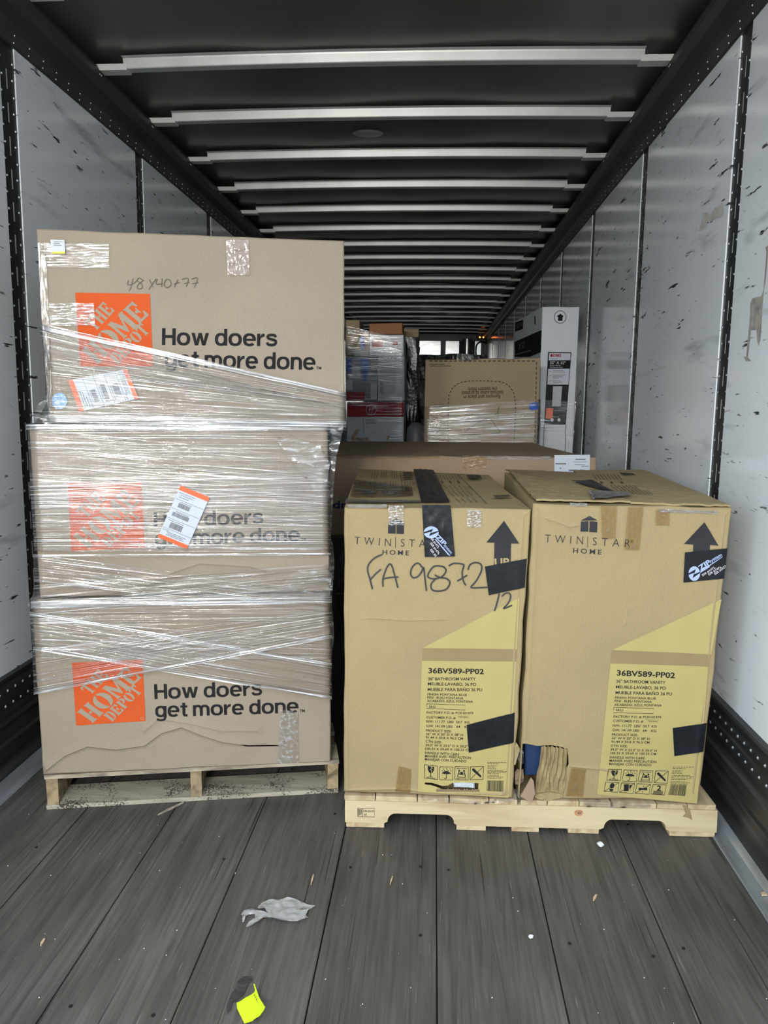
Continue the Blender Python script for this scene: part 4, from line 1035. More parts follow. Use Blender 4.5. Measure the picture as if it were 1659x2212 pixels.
aic = [(c6((710, 905), (812, 918), (810, 1022), (708, 1010)), 'glass'), (c6((830, 922), (932, 925), (930, 1025), (828, 1022)), 'umbrella'), (c6((948, 920), (1052, 922), (1050, 1025), (946, 1022)), 'lift'), (c6((1068, 922), (1170, 918), (1166, 1020), (1064, 1022)), 'knife')]
vA = vanity('tan carton marked with a large handwritten number, black tape over its top edge', AF, apx, aback, False, c6, [ahole], G2,
            c4((697, 1440), (1450, 1045), (1430, 1450)), c4((690, 1540), (1425, 1546))+c6((1365, 1163), (658, 1113)), aic, c6((1197, 1028), (1325, 1028), (1322, 1118), (1192, 1112)),
            [c4((430, 462), (492, 428), (550, 460)), c4((428, 468), (486, 468), (485, 550), (426, 548)), c4((493, 466), (551, 466), (550, 552), (492, 551))],
            (c4((165, 632))[0], c4((447, 648))[0], 17), c4((485, 575), (485, 660)), (c4((525, 650))[0], c4((795, 660))[0], 17), (c4((383, 710))[0], c4((588, 718))[0], 10),
            c4((1330, 450), (1448, 627), (1385, 627), (1380, 800), (1250, 800), (1255, 621), (1192, 618)), step=0.04)
mk('up_lettering', AF.text('UP', c4((1258, 806))[0], c4((1372, 800))[0], 17, 0.0026, bold=0.03), 'kraft_tan', vA)
ln = [((382, 710), (320, 740), (275, 790), (268, 840), (285, 900), (305, 982)), ((290, 905), (330, 862), (372, 826)), ((388, 962), (386, 905), (405, 840), (428, 795), (452, 792), (480, 880), (503, 970)), ((385, 902), (445, 890), (508, 886)),
      ((692, 812), (668, 782), (640, 784), (612, 815), (602, 860), (622, 892), (660, 880), (690, 840), (700, 806)), ((704, 812), (714, 900), (725, 994)), ((868, 812), (830, 800), (780, 806), (740, 860), (742, 890), (790, 900), (850, 880), (878, 835), (860, 808)), ((800, 898), (762, 940), (770, 985), (820, 996), (880, 980), (908, 930), (880, 898), (830, 890), (790, 870)),
      ((898, 800), (940, 780), (1005, 786), (1016, 800), (1003, 850), (1012, 915), (1032, 952)), ((965, 918), (1005, 895), (1042, 872)), ((1048, 830), (1066, 790), (1110, 774), (1150, 790), (1152, 840), (1110, 920), (1072, 966), (1130, 970), (1200, 966)),
      ((1292, 1014), (1275, 1085), (1254, 1152)), ((1312, 1038), (1335, 1016), (1368, 1012), (1380, 1040), (1362, 1090), (1325, 1132), (1392, 1106))]
mk('handwritten_number', join(*[AF.stroke(smoothline(c4(*s), 5), 3.4, 0.0032) for s in ln]), 'ink_marker', vA)
def zip_print(face, parent, circ, zipw, rule, esr, off):
    cx, cy, rx, ry = circ; gs = []
    full = ell(cx, cy, rx, ry, 28, 0, 360)
    gs.append(face.poly(full, off, step=0.5))
    cpart = mk('tape_emblem', join(*gs), 'ink_pale', parent)
    e = [(cx-rx*1.0, cy-ry*.05), (cx+rx*.28, cy-ry*.62), (cx-rx*.06, cy+ry*.10), (cx+rx*1.0, cy-ry*.28), (cx+rx*1.0, cy-ry*.1), (cx-rx*.30, cy+ry*.62), (cx-rx*.02, cy-ry*.12), (cx-rx*1.0, cy+ry*.18)]
    mk('emblem_bolt', face.poly(e, off+0.0006, step=0.5), 'black_tape', cpart)
    (z0, z1, zh), (s0, s1, sh) = zipw
    g = [face.text('ZIP', z0, z1, zh, off, bold=0.035), face.text('system', s0, s1, sh, off, bold=0.015), face.poly(rule, off, step=0.5)]
    mk('tape_lettering', join(*g), 'ink_pale', parent)
    mk('tape_small_lettering', join(*[face.text(s, a, b, h, off, bold=0.012) for s, a, b, h in esr]), 'ink_white', parent)
# black tape: front drop plus the run across the top
tA = tape(AF, c4((690, 325), (912, 325), (947, 725), (713, 730)), 'black_tape', vA, off=0.004, nx=12, ny=24, wr=0.006, fx=5, fy=3, seed=2.0, label='black tape folded over the top edge')
zip_print(AF, tA, (720+762/3.607, 1000+535/3.607, 16, 13), ((c4((793, 572))[0], c4((862, 640))[0], 9), (c4((858, 636))[0], c4((912, 702))[0], 6)), c4((788, 588), (796, 585), (912, 716), (895, 712)),
          [('ESR #1473,', c4((752, 578))[0], c4((815, 660))[0], 4.6), ('ESR #1474,', c4((752, 622))[0], c4((818, 708))[0], 4.6), ('ESR #2', c4((752, 672))[0], c4((795, 726))[0], 4.6)], 0.0115)
tape(AF, c4((1180, 805), (1506, 742), (1490, 968), (1210, 1028)), 'black_tape', vA, off=0.004, nx=12, ny=8, wr=0.001, seed=4, label='black tape over the arrow')
tape(AF, c6((1038, 595), (1412, 498), (1404, 732), (1055, 812)), 'black_tape', vA, off=0.004, nx=12, ny=8, wr=0.001, seed=5, label='black tape over the printed sizes')
for q, sd in ((c4((430, 330), (548, 330), (550, 482), (428, 482)), 1), (c4((1042, 360), (1152, 365), (1152, 500), (1040, 500)), 2), (c4((110, 322), (420, 322), (420, 348), (112, 350)), 3)):
    tape(AF, q, 'clear_tape', vA, off=0.003, seed=sd, wr=0.002)
tape(AF, c6((508, 915), (608, 940), (600, 1128), (482, 1112)), 'tan_tape', vA, off=0.003, seed=6)
# white foam and dark void behind the hole
hp = AF.at(720+1010/3.607, 1400+1075/3.607, -0.03)
fo = carton_body(Face(hp, AF.a, AF.b, amp=0.004, seed=1, freq=30), c6((925, 1044), (1105, 1048), (1104, 1098), (940, 1090)), depth=RFR[2]*0.05, step=0.012, wear=0.003)
tag(mk('foam_block', fo, 'foam_white', loc=tuple(hp)), 'white foam block showing through the hole at the carton bottom', 'foam')
# ragged lower lip of the hole
lip = []
for k in range(16):
    p = 800+k*21
    lip.append(AF.poly(c6((p, 1100), (p+10, 1092+random.uniform(-8, 4)), (p+22, 1100), (p+20, 1112), (p+4, 1112)), 0.004, step=0.5))
mk('torn_edge', join(*lip), 'kraft_edge', vA)
# printed top of the carton
tl3, tr3 = aback[0], aback[1]; fl3, fr3 = AF.at(*apx[0]), AF.at(*apx[1])
def topface(fl, fr, bl): a = (fr-fl).normalized(); b = (bl-fl).normalized(); return Face(fl, a, b)
AT = topface(fl3, fr3, tl3)
ct = crop(740, 1000, 3.95)
def lines_print(face, blocks, off=0.0035):
    gs = []
    for (x0, y0, dx, dy, n, ex, ey, wpx) in blocks:
        for k in range(n):
            ax, ay = x0+dx*k, y0+dy*k; t = 0
            while t < 1:
                l = random.uniform(.08, .25); e = min(1, t+l)
                gs.append(face.stroke([(ax+ex*t, ay+ey*t), (ax+ex*e, ay+ey*e)], wpx, off)); t = e+.04
    return join(*gs)
A_ = lambda x, y, dx, dy, n, ex, ey, wp=1.2: (740+x/3.95, 1000+y/3.95, dx/3.95, dy/3.95, n, ex/3.95, ey/3.95, wp)
mk('printed_instructions', join(lines_print(AT, [A_(255, 85, 22, 0, 3, -8, 55), A_(335, 82, 18, 0, 3, -4, 52), A_(420, 80, 20, 0, 3, 2, 58), A_(240, 160, 20, 0, 3, -8, 62), A_(330, 160, 20, 0, 3, -4, 66), A_(410, 160, 22, 0, 3, 0, 68), A_(222, 235, 24, 0, 3, -6, 34, 2), A_(340, 238, 20, 0, 3, -4, 36, 2), A_(445, 245, 20, 0, 3, 0, 36, 2), A_(530, 165, 22, 0, 4, 8, 30), A_(540, 218, 24, 0, 4, 8, 34),
     A_(800, 110, 26, 0, 8, 24, 40), A_(840, 160, 70, 0, 3, 18, 20, 4), A_(870, 205, 40, 0, 6, 36, 30), A_(900, 245, 40, 0, 5, 55, 50), A_(960, 310, 50, 0, 4, 45, 34)]),
     AT.stroke(ct((492, 85), (514, 250)), 1.2, 0.0035), AT.stroke(ct((985, 105), (1230, 355)), 1.2, 0.0035), *[AT.poly(ct((515, y), (590, y), (592, y+12), (515, y+12)), 0.0035, step=1) for y in (86, 106, 128)],
     AT.poly(ct((1055, 108), (1165, 108), (1190, 135), (1075, 138)), 0.0035, step=1), AT.poly(ct((1280, 285), (1420, 280), (1435, 295), (1300, 302)), 0.0035, step=1)), 'ink_faded', vA)['kind'] = 'stuff'
tape(AT, ct((603, 66), (770, 70), (914, 352), (672, 352)), 'black_tape', vA, off=0.006, nx=10, ny=20, wr=0.008, fx=4, fy=5, seed=3)
tape(AT, ct((105, 150), (590, 205), (600, 290), (60, 300)), 'tan_tape', vA, off=0.005, seed=7)
tape(AT, ct((30, 318), (660, 330), (665, 352), (20, 350)), 'clear_tape', vA, off=0.005, seed=8)
# --- carton without handwriting
BF = Face(RFR[0]+RFR[2]*0.012, RFR[1], (0, -0.034, 1), amp=0.004, seed=5.5)
BF.creases = [([BF.pq(1163, 1102), BF.pq(1152, 1300), BF.pq(1141, 1500), BF.pq(1134, 1600)], 0.0026, 0.007, 0.003), ([BF.pq(1566, 1112), BF.pq(1545, 1300), BF.pq(1522, 1500), BF.pq(1496, 1718)], 0.0028, 0.004, 0.008), ([BF.pq(1355, 1315), BF.pq(1352, 1345), BF.pq(1365, 1352)], 0.002, 0.006, 0.004), ([BF.pq(1235, 1655), BF.pq(1290, 1660), BF.pq(1330, 1668)], 0.003, 0.008, 0.004), ([BF.pq(1180, 1120), BF.pq(1205, 1128), BF.pq(1230, 1138), BF.pq(1260, 1132)], 0.003, 0.012, 0.005)]
bpx = [(1152, 1088), (1582, 1098), (1509, 1729), (1119, 1724)]
bback = vback(BF, bpx, [(1090, 1021), (1400, 1022)], 3.24)
bhole = crop(1090, 1580, 9.217)((180, 235), (430, 233), (560, 262), (640, 280), (760, 272), (930, 265), (1080, 290), (1240, 335), (1265, 480), (1270, 640), (1215, 740), (1170, 900), (1175, 1080), (1150, 1240), (860, 1330), (180, 1330), (200, 800))
bhole = [(max(1121.0, x) if y > 1640 else max(1125.5-(y-1600)*0.06, x), min(1721, y)) for x, y in bhole]
bic = [(c7((708, 863), (803, 866), (793, 947), (697, 942)), 'glass'), (c7((820, 868), (915, 872), (908, 955), (808, 948)), 'umbrella'), (c7((936, 872), (1028, 876), (1022, 960), (920, 955)), 'lift'), (c7((1047, 876), (1138, 878), (1132, 967), (1037, 960)), 'knife'),
       (c7((690, 955), (785, 960), (775, 1030), (677, 1022)), 'foot'), (c7((803, 962), (897, 966), (887, 1038), (788, 1030)), 'boxes'), (c7((915, 968), (1012, 974), (1000, 1045), (900, 1036)), 'clamp'), (c7((1030, 974), (1125, 978), (1110, 1050), (1012, 1043)), 'stack')]
vB = vanity('tan carton with an opened top flap and a torn lower corner, beside the right wall', BF, bpx, bback, True, c7, [bhole], G2,
            c5b((772, 1287), (1528, 940), (1455, 1318)), c5b((760, 1379), (1432, 1402))+c7((1345, 1113), (628, 1046)), bic, c7((1155, 976), (1271, 978), (1260, 1062), (1135, 1052)),
            [c5b((553, 397), (615, 364), (672, 395)), c5b((556, 402), (608, 400), (607, 472), (553, 472)), c5b((616, 400), (670, 404), (668, 478), (614, 475))],
            (c5b((308, 546))[0], c5b((570, 560))[0], 17.5), c5b((603, 505), (603, 582)), (c5b((637, 566))[0], c5b((895, 582))[0], 17.5), (c5b((502, 618))[0], c5b((697, 630))[0], 10.5),
            c5b((1408, 407), (1505, 570), (1447, 566), (1445, 640), (1328, 640), (1332, 563), (1268, 558)), step=0.04)
cz = crop(1470, 1100, 12.2923)
tB = tape(BF, cz((110, 1140), (1240, 1030), (1150, 1835), (70, 1945)), 'black_tape', vB, off=0.004, nx=12, ny=8, wr=0.001, seed=6, label='black tape printed with a round emblem')
zip_print(BF, tB, (1470+352/12.2923, 1100+1700/12.2923, 12.6, 15.8), ((cz((510, 1620))[0], cz((800, 1430))[0], 10.5), (cz((775, 1420))[0], cz((1088, 1225))[0], 7.5)), cz((500, 1690), (520, 1620), (1092, 1245), (1092, 1262), (770, 1490), (755, 1530)),
          [('ESR #1473,', cz((580, 1770))[0], cz((915, 1550))[0], 4.6), ('ESR #1474,', cz((745, 1750))[0], cz((1075, 1535))[0], 4.6), ('ESR #2227', cz((905, 1735))[0], cz((1200, 1520))[0], 4.6)], 0.0062)
tape(BF, c7((1168, 568), (1412, 532), (1388, 738), (1180, 770)), 'black_tape', vB, off=0.004, nx=12, ny=8, wr=0.001, seed=7, label='blank black tape patch')
for q, m, sd in ((c5b((690, 290), (805, 295), (795, 520), (700, 520)), 'tan_tape', 1), (c5b((880, 300), (988, 302), (960, 600), (852, 598)), 'tan_tape', 2), (c5b((1070, 320), (1170, 325), (1165, 432), (1068, 428)), 'tan_tape', 3), (c5b((480, 272), (600, 276), (600, 300), (480, 296)), 'clear_tape', 4), (c5b((1090, 312), (1500, 330), (1500, 352), (1090, 338)), 'clear_tape', 5)):
    tape(BF, q, m, vB, off=0.003, seed=sd, wr=0.002)
tape(BF, c7((440, 850), (545, 858), (525, 1060), (400, 1050)), 'tan_tape', vB, off=0.005, seed=9)
# crumpled lower corner: accordion folds of torn liner
ck = crop(1090, 1580, 9.217)
def accordion():
    nx, ny = 40, 10; vs, fs = [], []
    tl, tr, br, bl = [V(q) for q in ck((735, 272), (1255, 330), (1185, 1290), (600, 1290))]
    for j in range(ny+1):
        for i in range(nx+1):
            x, y = i/nx, j/ny; p = (tl*(1-x)+tr*x)*(1-y)+(bl*(1-x)+br*x)*y
            d = 0.012*abs(((x*6.5+0.9*noise.noise(V((x*3, y*2.2, 1)))) % 1)*2-1)*(1-0.5*y)+0.010*noise.noise(V((x*4, y*4, 3)))+0.012*math.sin(math.pi*y)*(x-0.3)
            vs.append(BF.at(p[0], p[1], -0.006+d))
    for j in range(ny):
        for i in range(nx): a = j*(nx+1)+i; fs.append((a, a+nx+1, a+nx+2, a+1))
    return vs, fs
mk('crumpled_panel', accordion(), 'kraft_tan', vB, label='crumpled torn corner')
def ragged(face, px, off, mat, parent, name, amp=0.006, thick=0.004, loc=None):
    o = [face.pq(*p) for p in px]; v2, fs = cdt(subdiv_loop(o, 0.012), (), 0.014, 0.2); n = len(v2)
    vs = [face.w(p, q, off+amp*noise.noise(V((p*40, q*40, off*90)))) for p, q in v2]
    vs += [v-face.n*thick for v in vs]; f2 = list(fs)+[tuple(i+n for i in reversed(f)) for f in fs]
    cnt = {}
    for f in fs:
        for a, b in zip(f, f[1:]+f[:1]): cnt[(a, b)] = 1
    for (a, b) in cnt:
        if (b, a) not in cnt: f2.append((b, a, a+n, b+n))
    return mk(name, (vs, f2), mat, parent, loc=loc)
ragged(BF, ck((720, 285), (755, 290), (735, 480), (690, 700), (650, 900), (625, 1200), (600, 1220), (620, 950), (640, 800), (690, 640)), 0.004, 'kraft_edge', vB, 'torn_edge', 0.004)
ragged(BF, ck((600, 1220), (900, 1190), (1150, 1240), (1160, 1290), (870, 1370), (700, 1330), (590, 1280)), 0.006, 'kraft_tan', vB, 'torn_flap', 0.008)
ragged(BF, ck((230, 200), (270, 270), (300, 330), (260, 480), (210, 640), (180, 640), (200, 480), (190, 300)), 0.004, 'kraft_tan', vB, 'torn_flap', 0.006)
ragged(BF, ck((210, 850), (260, 780), (330, 810), (385, 800), (390, 1020), (300, 1100), (220, 1080)), -0.012, 'kraft_edge', vB, 'torn_flap', 0.010)
sc = BF.at(*ck((430, 1150))[0], 0.012)
tag(ragged(BF, ck((510, 860), (560, 930), (590, 1180), (520, 1360), (300, 1230)), 0.016, 'kraft_brown', None, 'cardboard_scrap', 0.001, 0.005, loc=tuple(sc)), 'loose brown cardboard scrap in the gap between the two tan cartons', 'cardboard')
# blue cabinet inside
cb = BF.at(*ck((400, 885))[0], -0.035)
bg_ = carton_body(Face(cb, BF.a, BF.b), ck((408, 120), (760, 120), (760, 882), (408, 882)), depth=RFR[2]*0.4, step=0.2, wear=0)
tag(mk('vanity_cabinet', bg_, 'blue_lacquer', loc=tuple(cb)), 'dark blue cabinet side showing through the torn carton corner', 'cabinet')
pf = BF.at(*ck((330, 560))[0], -0.012)
o_ = fold(ck((265, 400), (330, 380), (385, 420), (390, 660), (310, 690), (262, 560)), -0.012, 8.0, name='plastic_film', face=BF, parent=vB, amp=0.008, step=0.008)
fold(ck((200, 1120), (330, 1230), (520, 1340), (500, 1370), (200, 1330)), 0.004, 9.0, name='plastic_film', face=BF, parent=vB, amp=0.006, step=0.008)
# opened flaps on top
BT = topface(BF.at(*bpx[0]), BF.at(*bpx[1]), bback[0]); cbt = crop(1080, 1000, 3.1904)
ragged(BT, cbt((36, 50), (505, 68), (585, 150), (490, 155), (350, 130), (150, 95), (90, 72)), 0.004, 'kraft_brown', vB, 'top_flap', 0.002)
ragged(BT, cbt((60, 62), (90, 75), (150, 98), (350, 132), (492, 156), (640, 150), (790, 236), (840, 262), (900, 285), (600, 280), (250, 272), (150, 170)), 0.011, 'kraft_tan', vB, 'top_flap', 0.003, 0.006)
ragged(BT, cbt((505, 62), (985, 60), (1040, 78), (1370, 216), (1585, 306), (1200, 298), (900, 285), (850, 260), (640, 150), (580, 140)), 0.008, 'kraft_tan', vB, 'top_flap', 0.003, 0.006)
# corrugated edge of the opened flap
zz = []
for k in range(70):
    t0, t1 = k/70, (k+1)/70
    ln_ = lambda t: (1080+(90+400*t)/3.1904, 1000+(72+84*t**0.9)/3.1904)
    a = BT.at(*ln_(t0), 0.0115); b = BT.at(*ln_((t0+t1)/2), 0.018); c = BT.at(*ln_(t1), 0.0115); dn = BT.n*0.0018
    zz.append(([a, b, c, c+dn, b+dn, a+dn], [(0, 1, 4, 5), (1, 2, 3, 4)]))
mk('corrugated_edge', join(*zz), 'kraft_edge', vB)
tape(BT, cbt((490, 152), (640, 150), (795, 236), (680, 215)), 'black_tape', vB, off=0.017, nx=10, ny=8, wr=0.006, seed=8)
tape(BT, cbt((610, 225), (890, 240), (905, 262), (640, 290)), 'clear_tape', vB, off=0.018, seed=10, wr=0.01)
B_ = lambda x, y, dx, dy, n, ex, ey, wp=1.2: (1080+x/3.1904, 1000+y/3.1904, dx/3.1904, dy/3.1904, n, ex/3.1904, ey/3.1904, wp)
mk('printed_instructions', join(lines_print(BT, [B_(640, 100, 24, 0, 8, 30, 36), B_(690, 152, 70, 0, 3, 18, 8, 3), B_(760, 176, 26, 0, 7, 55, 44), B_(830, 214, 26, 0, 8, 40, 26)], 0.0125), BT.poly(cbt((822, 86), (910, 90), (935, 104), (850, 104)), 0.0125, step=1)), 'ink_faded', vB)['kind'] = 'stuff'
# film collected along the base between the cartons and the pallet
fold(c6((640, 1140), (720, 1150), (860, 1150), (960, 1165), (1150, 1190), (1330, 1150), (1400, 1160), (1390, 1180), (1130, 1205), (930, 1190), (700, 1165)), 0.010, 11.0, name='base_film', face=AF, parent=vA, amp=0.006, step=0.012)
fold(c7((520, 1070), (760, 1085), (1010, 1110), (1010, 1132), (780, 1130), (540, 1125)), 0.010, 12.0, name='base_film', face=BF, parent=vB, amp=0.005, step=0.012)
fold(c6((690, 1180), (770, 1170), (790, 1215), (740, 1275), (700, 1265), (715, 1225)), 0.000, 13.0, name='base_film', face=AF, parent=vA, amp=0.006, step=0.010)
# ================================================================ LOADS FURTHER BACK
def box_carton(name, label, px, Y, depth, mat, group=None, rot=0.0, zbot=None, front=True, cat='carton', amp=0.002, seed=0.0, wear=0.002, back=None, step=0.08):
    a = V((math.cos(rot), math.sin(rot), 0)); d = V((-math.sin(rot), math.cos(rot), 0))
    o = atY(*px[3], Y); f = Face(o, a, (0, 0, 1), amp=amp, seed=seed)
    q = [f.pq(*p) for p in px]
    g = carton_body(f, px, depth=d*depth if back is None else None, back=back, step=step, wear=wear)
    if zbot is not None:
        # lengthen downwards to where it stands
        zm = min(v.z for v in g[0]); zt = max(v.z for v in g[0])
        g = ([V((v.x, v.y, zbot+(v.z-zm)*(zt-zbot)/(zt-zm))) for v in g[0]], g[1])
    b = V((sum(v.x for v in g[0])/len(g[0]), o.y, min(v.z for v in g[0])))
    t = thing(name, label, cat, tuple(b), group)
    mk('body', g, mat, t)
    return t, f
# wide flat carton lying behind the vanity cartons
bt, bf = box_carton('flat_carton', 'wide flat brown carton lying behind the two tan cartons', [(690, 986), (1288, 988), (1284, 1162), (690, 1156)], 3.48, 1.2, 'kraft_brown', seed=2.0, amp=0.004,
                    back=[atY(690, 953, 4.68), atY(1150, 956, 4.68), atY(1150, 956, 4.68)-V((0, 0, .38)), atY(690, 953, 4.68)-V((0, 0, .38))], wear=0.004, step=0.05)
lb = mk('shipping_label', bf.poly([(1197, 983), (1274, 982), (1273, 1020), (1197, 1021)], 0.006), 'label_paper', bt, label='white printed label')
mk('printed_lines', join(*[bf.poly([(x0, y), (x1, y), (x1, y+h), (x0, y+h)], 0.0075, step=1) for x0, x1, y, h in ((1199, 1222, 1000, 3), (1242, 1264, 991, 2), (1238, 1266, 997, 1), (1240, 1262, 1003, 1), (1228, 1246, 1014, 3.5), (1252, 1258, 1014, 2), (1208, 1212, 1010, 2), (1255, 1270, 1006, 1.5))]), 'ink_grey', lb)
mk('printed_word', bf.text('up', (752, 1088), (719, 1087), 17, 0.003, bold=0.02, up=(0, 16)), 'ink_navy', bt)
for q, sd in (([(1000, 984), (1052, 984), (1050, 1012), (998, 1012)], 1), ([(735, 983), (950, 984), (950, 990), (735, 990)], 2)):
    tape(bf, q, 'tan_tape', bt, off=0.004, seed=sd)
tape(bf, [(1050, 985), (1190, 986), (1190, 994), (1050, 993)], 'clear_tape', bt, off=0.004, seed=3, wr=0.006, nx=30)
# black-wrapped load carrying the flat carton
def wrapped(name, label, X0, X1, Ya, Yb, z0, z1, mat, group=None, seed=0.0, lumps=0.03, cat='wrapped load'):
    bm = bmesh.new(); bmesh.ops.create_cube(bm, size=1.0)
    bmesh.ops.subdivide_edges(bm, edges=bm.edges[:], cuts=14, use_grid_fill=True)
    vs = []
    for v in bm.verts:
        p = V((X0+(X1-X0)*(v.co.x+.5), Ya+(Yb-Ya)*(v.co.y+.5), z0+(z1-z0)*(v.co.z+.5)))
        n_ = V((noise.noise(p*5+V((seed, 0, 0))), noise.noise(p*5+V((0, seed, 3))), noise.noise(p*5+V((4, 1, seed)))))
        k = 0 if v.co.z < -.49 else 1
        vs.append(p+V((n_.x, n_.y, n_.z*(0.6 if k else 0)))*lumps*k)
    bm.verts.index_update()
    g = (vs, [tuple(x.index for x in f.verts) for f in bm.faces]); bm.free()
    return tag(mk(name, g, mat, loc=((X0+X1)/2, Ya, z0)), label, cat, group)
wrapped('wrapped_load', 'black film wrapped load under the wide flat carton', -0.10, 0.98, 3.56, 4.60, 0.125, 0.745, 'black_film', seed=1.0, lumps=0.015, group='black wrapped loads')
def plain_pallet(X0, Ya, W_, D_, label):
    fr = (V((X0, Ya, 0)), V((1, 0, 0)), V((0, 1, 0)))
    t = thing('wooden_pallet', label, 'pallet', (X0, Ya, 0), 'wooden pallets in the trailer')
    for p in (0.0, W_/2-0.019, W_-0.038): mk('stringer', frame_box(fr, p, p+0.038, 0.002, D_-0.002, 0.016, 0.106), 'pallet_end', t)
    for k in range(6): mk('deck_board', frame_box(fr, 0, W_, k*(D_-0.1)/5, k*(D_-0.1)/5+0.1, 0.1065, 0.122), 'pallet_grey', t)
    for k in range(3): mk('bottom_board', frame_box(fr, 0, W_, k*(D_-0.1)/2, k*(D_-0.1)/2+0.1, 0.0005, 0.0155), 'pallet_grey', t)
plain_pallet(-0.12, 3.55, 1.12, 1.08, 'pallet hidden under the black wrapped load behind the tan cartons')
# bathtub carton on end
tt, tf = box_carton('bathtub_carton', 'tall brown carton with dashed tear-out arch and upside-down writing', [(919, 773), (1168, 773), (1163, 956), (914, 956)], 4.72, 0.38, 'kraft_dull', zbot=0.0, seed=4.0)
dash = []
def dashed(px, on, gap, wd):
    pts = [V(p) for p in px]; d = 0.0
    for i in range(len(pts)-1):
        L_ = (pts[i+1]-pts[i]).length; s = 0.0
        while s < L_:
            ph = (d+s) % (on+gap)
            if ph < on: e = min(L_, s+on-ph); dash.append(tf.stroke([tuple(pts[i].lerp(pts[i+1], s/L_)), tuple(pts[i].lerp(pts[i+1], e/L_))], wd, 0.004)); s = e+1e-4
            else: s += on+gap-ph
        d += L_
dashed([(928, 780), (1159, 780)], 6.5, 4.0, 1.6); dashed([(1159, 782), (1155, 955)], 6.5, 4.0, 1.4)
dashed(smoothline([(968, 955), (969, 870), (972, 848), (985, 832), (1006, 824), (1050, 823), (1085, 826), (1103, 838), (1112, 860), (1113, 900), (1110, 955)], 5), 5.0, 3.2, 1.4)
mk('tear_out_dashes', join(*dash), 'ink_black', tt)['kind'] = 'stuff'
for st_, p0_, p1_ in (('Remove and place in', (1080, 852.5), (1001.5, 854)), ('bathtub sump to protect', (1087, 844), (997, 845.5)), ('the bottom finish.', (1074, 836), (1010, 837.5))):
    mk('printed_line', tf.text(st_, p0_, p1_, 8, 0.004, bold=0.01, up=(0, 8.5)), 'ink_faded', tt)
mk('printed_line', tf.stroke([(927, 787), (960, 787)], 1.2, 0.004), 'ink_faded', tt); mk('printed_line', tf.stroke([(927, 790.5), (974, 790.5)], 1.2, 0.004), 'ink_faded', tt)
mk('printed_sketch', join(tf.stroke(smoothline([(1005, 932), (1030, 915), (1056, 903), (1070, 920), (1080, 934), (1062, 936)], 3), 1.2, 0.004), tf.stroke([(1078, 878), (1074, 892), (1068, 895), (1076, 897), (1077, 890)], 1.4, 0.004)), 'ink_faded', tt)
mk('blue_tape', tf.poly([(1142, 874), (1150, 870), (1163, 869), (1162, 884), (1148, 887), (1143, 883)], 0.006, step=0.5), 'ink_blue', tt, label='torn blue tape')
tw = thing('stretch_wrap', 'clear film around the lower half of the bathtub carton', 'plastic wrap', tuple(tf.w(0.3, -0.2)))
film_band([(918, 878), (1167, 862), (1163, 958), (913, 958)], ns=20, nt=40, seed=21.0, off=0.008, side=(0.2, 0.2), mat='far_film', face=tf, parent=tw, deep=V((0, 1, 0)), ft_=16, amp=0.008)
film_band([(912, 905), (1166, 888), (1163, 958), (913, 958)], ns=20, nt=30, seed=22.0, off=0.014, side=(0.2, 0.2), mat='far_film', face=tf, parent=tw, deep=V((0, 1, 0)), ft_=14, amp=0.008)
# shower wall carton
SBL = atZ(1113, 693, atY(1172, 662, 5.16).z)
sh, sf = box_carton('shower_carton', 'tall white carton with a black circled arrow leaning by the right wall', [(1172, 662), (1252, 662), (1238, 978), (1160, 978)], 5.16, 0.8, 'white_board', zbot=0.0, seed=6.0, amp=0.0015,
                    back=[SBL, SBL+V((.235, 0, 0)), SBL+V((.235, 0, -0.95)), SBL-V((0, 0, 0.95))])
cd = crop(1090, 650, 5.925)
mk('circled_arrow', join(sf.stroke(cd(*ell(711, 207, 76, 80, 30)), 1.1, 0.003, closed=True), sf.poly(cd((712, 165), (755, 195), (740, 210), (740, 255), (683, 255), (685, 210), (668, 195)), 0.003, step=0.5)), 'ink_black', sh)
lbq = cd((556, 655), (855, 658), (770, 2010), (484, 1990))
lp_ = mk('product_label', sf.poly(cd((556, 655), (855, 658), (782, 1585), (505, 1580)), 0.003), 'ink_black', sh, label='black framed product label')
D = lambda *p: sf.poly(cd(*p), 0.0045, step=0.5)
mk('white_fields', join(D((570, 668), (843, 670), (840, 760), (563, 762)), D((556, 870), (830, 868), (815, 1072), (546, 1070))), 'label_paper', lp_)
mk('photo_field', D((542, 1085), (815, 1088), (797, 1350), (528, 1352)), 'ink_slate', lp_)
ph = mk('photo_shower', sf.poly(cd((618, 1092), (735, 1092), (715, 1350), (606, 1350)), 0.006, step=0.5), 'grey_board', lp_)
mk('orange_sticker', sf.poly(cd((530, 1372), (622, 1375), (610, 1512), (522, 1505)), 0.006, step=0.5), 'label_orange', lp_)
mk('red_badge', sf.poly(cd((586, 683), (720, 683), (718, 718), (584, 718)), 0.006, step=0.5), 'ink_red', lp_)
T_ = lambda s, a, b, h, m=0: sf.text(s, cd(a)[0], cd(b)[0], h/5.925, 0.0075, bold=0.012)
mk('white_lettering', join(T_('DELTA', (610, 714), (715, 714), 26), T_('32" X 32"', (578, 808), (778, 812), 34), T_('Shower Wall Set', (578, 832), (715, 834), 13), T_('Paredes para ducha', (577, 855), (742, 857), 13), T_('60.5 x 30 3/8 x 72 in', (632, 1406), (772, 1408), 12), T_('Direct-to-stud', (615, 1488), (695, 1490), 12),
   *[sf.poly(cd(*ell(x, 1522, 20, 22, 12)), 0.0075, step=1) for x in (606, 694)]), 'ink_white', lp_)
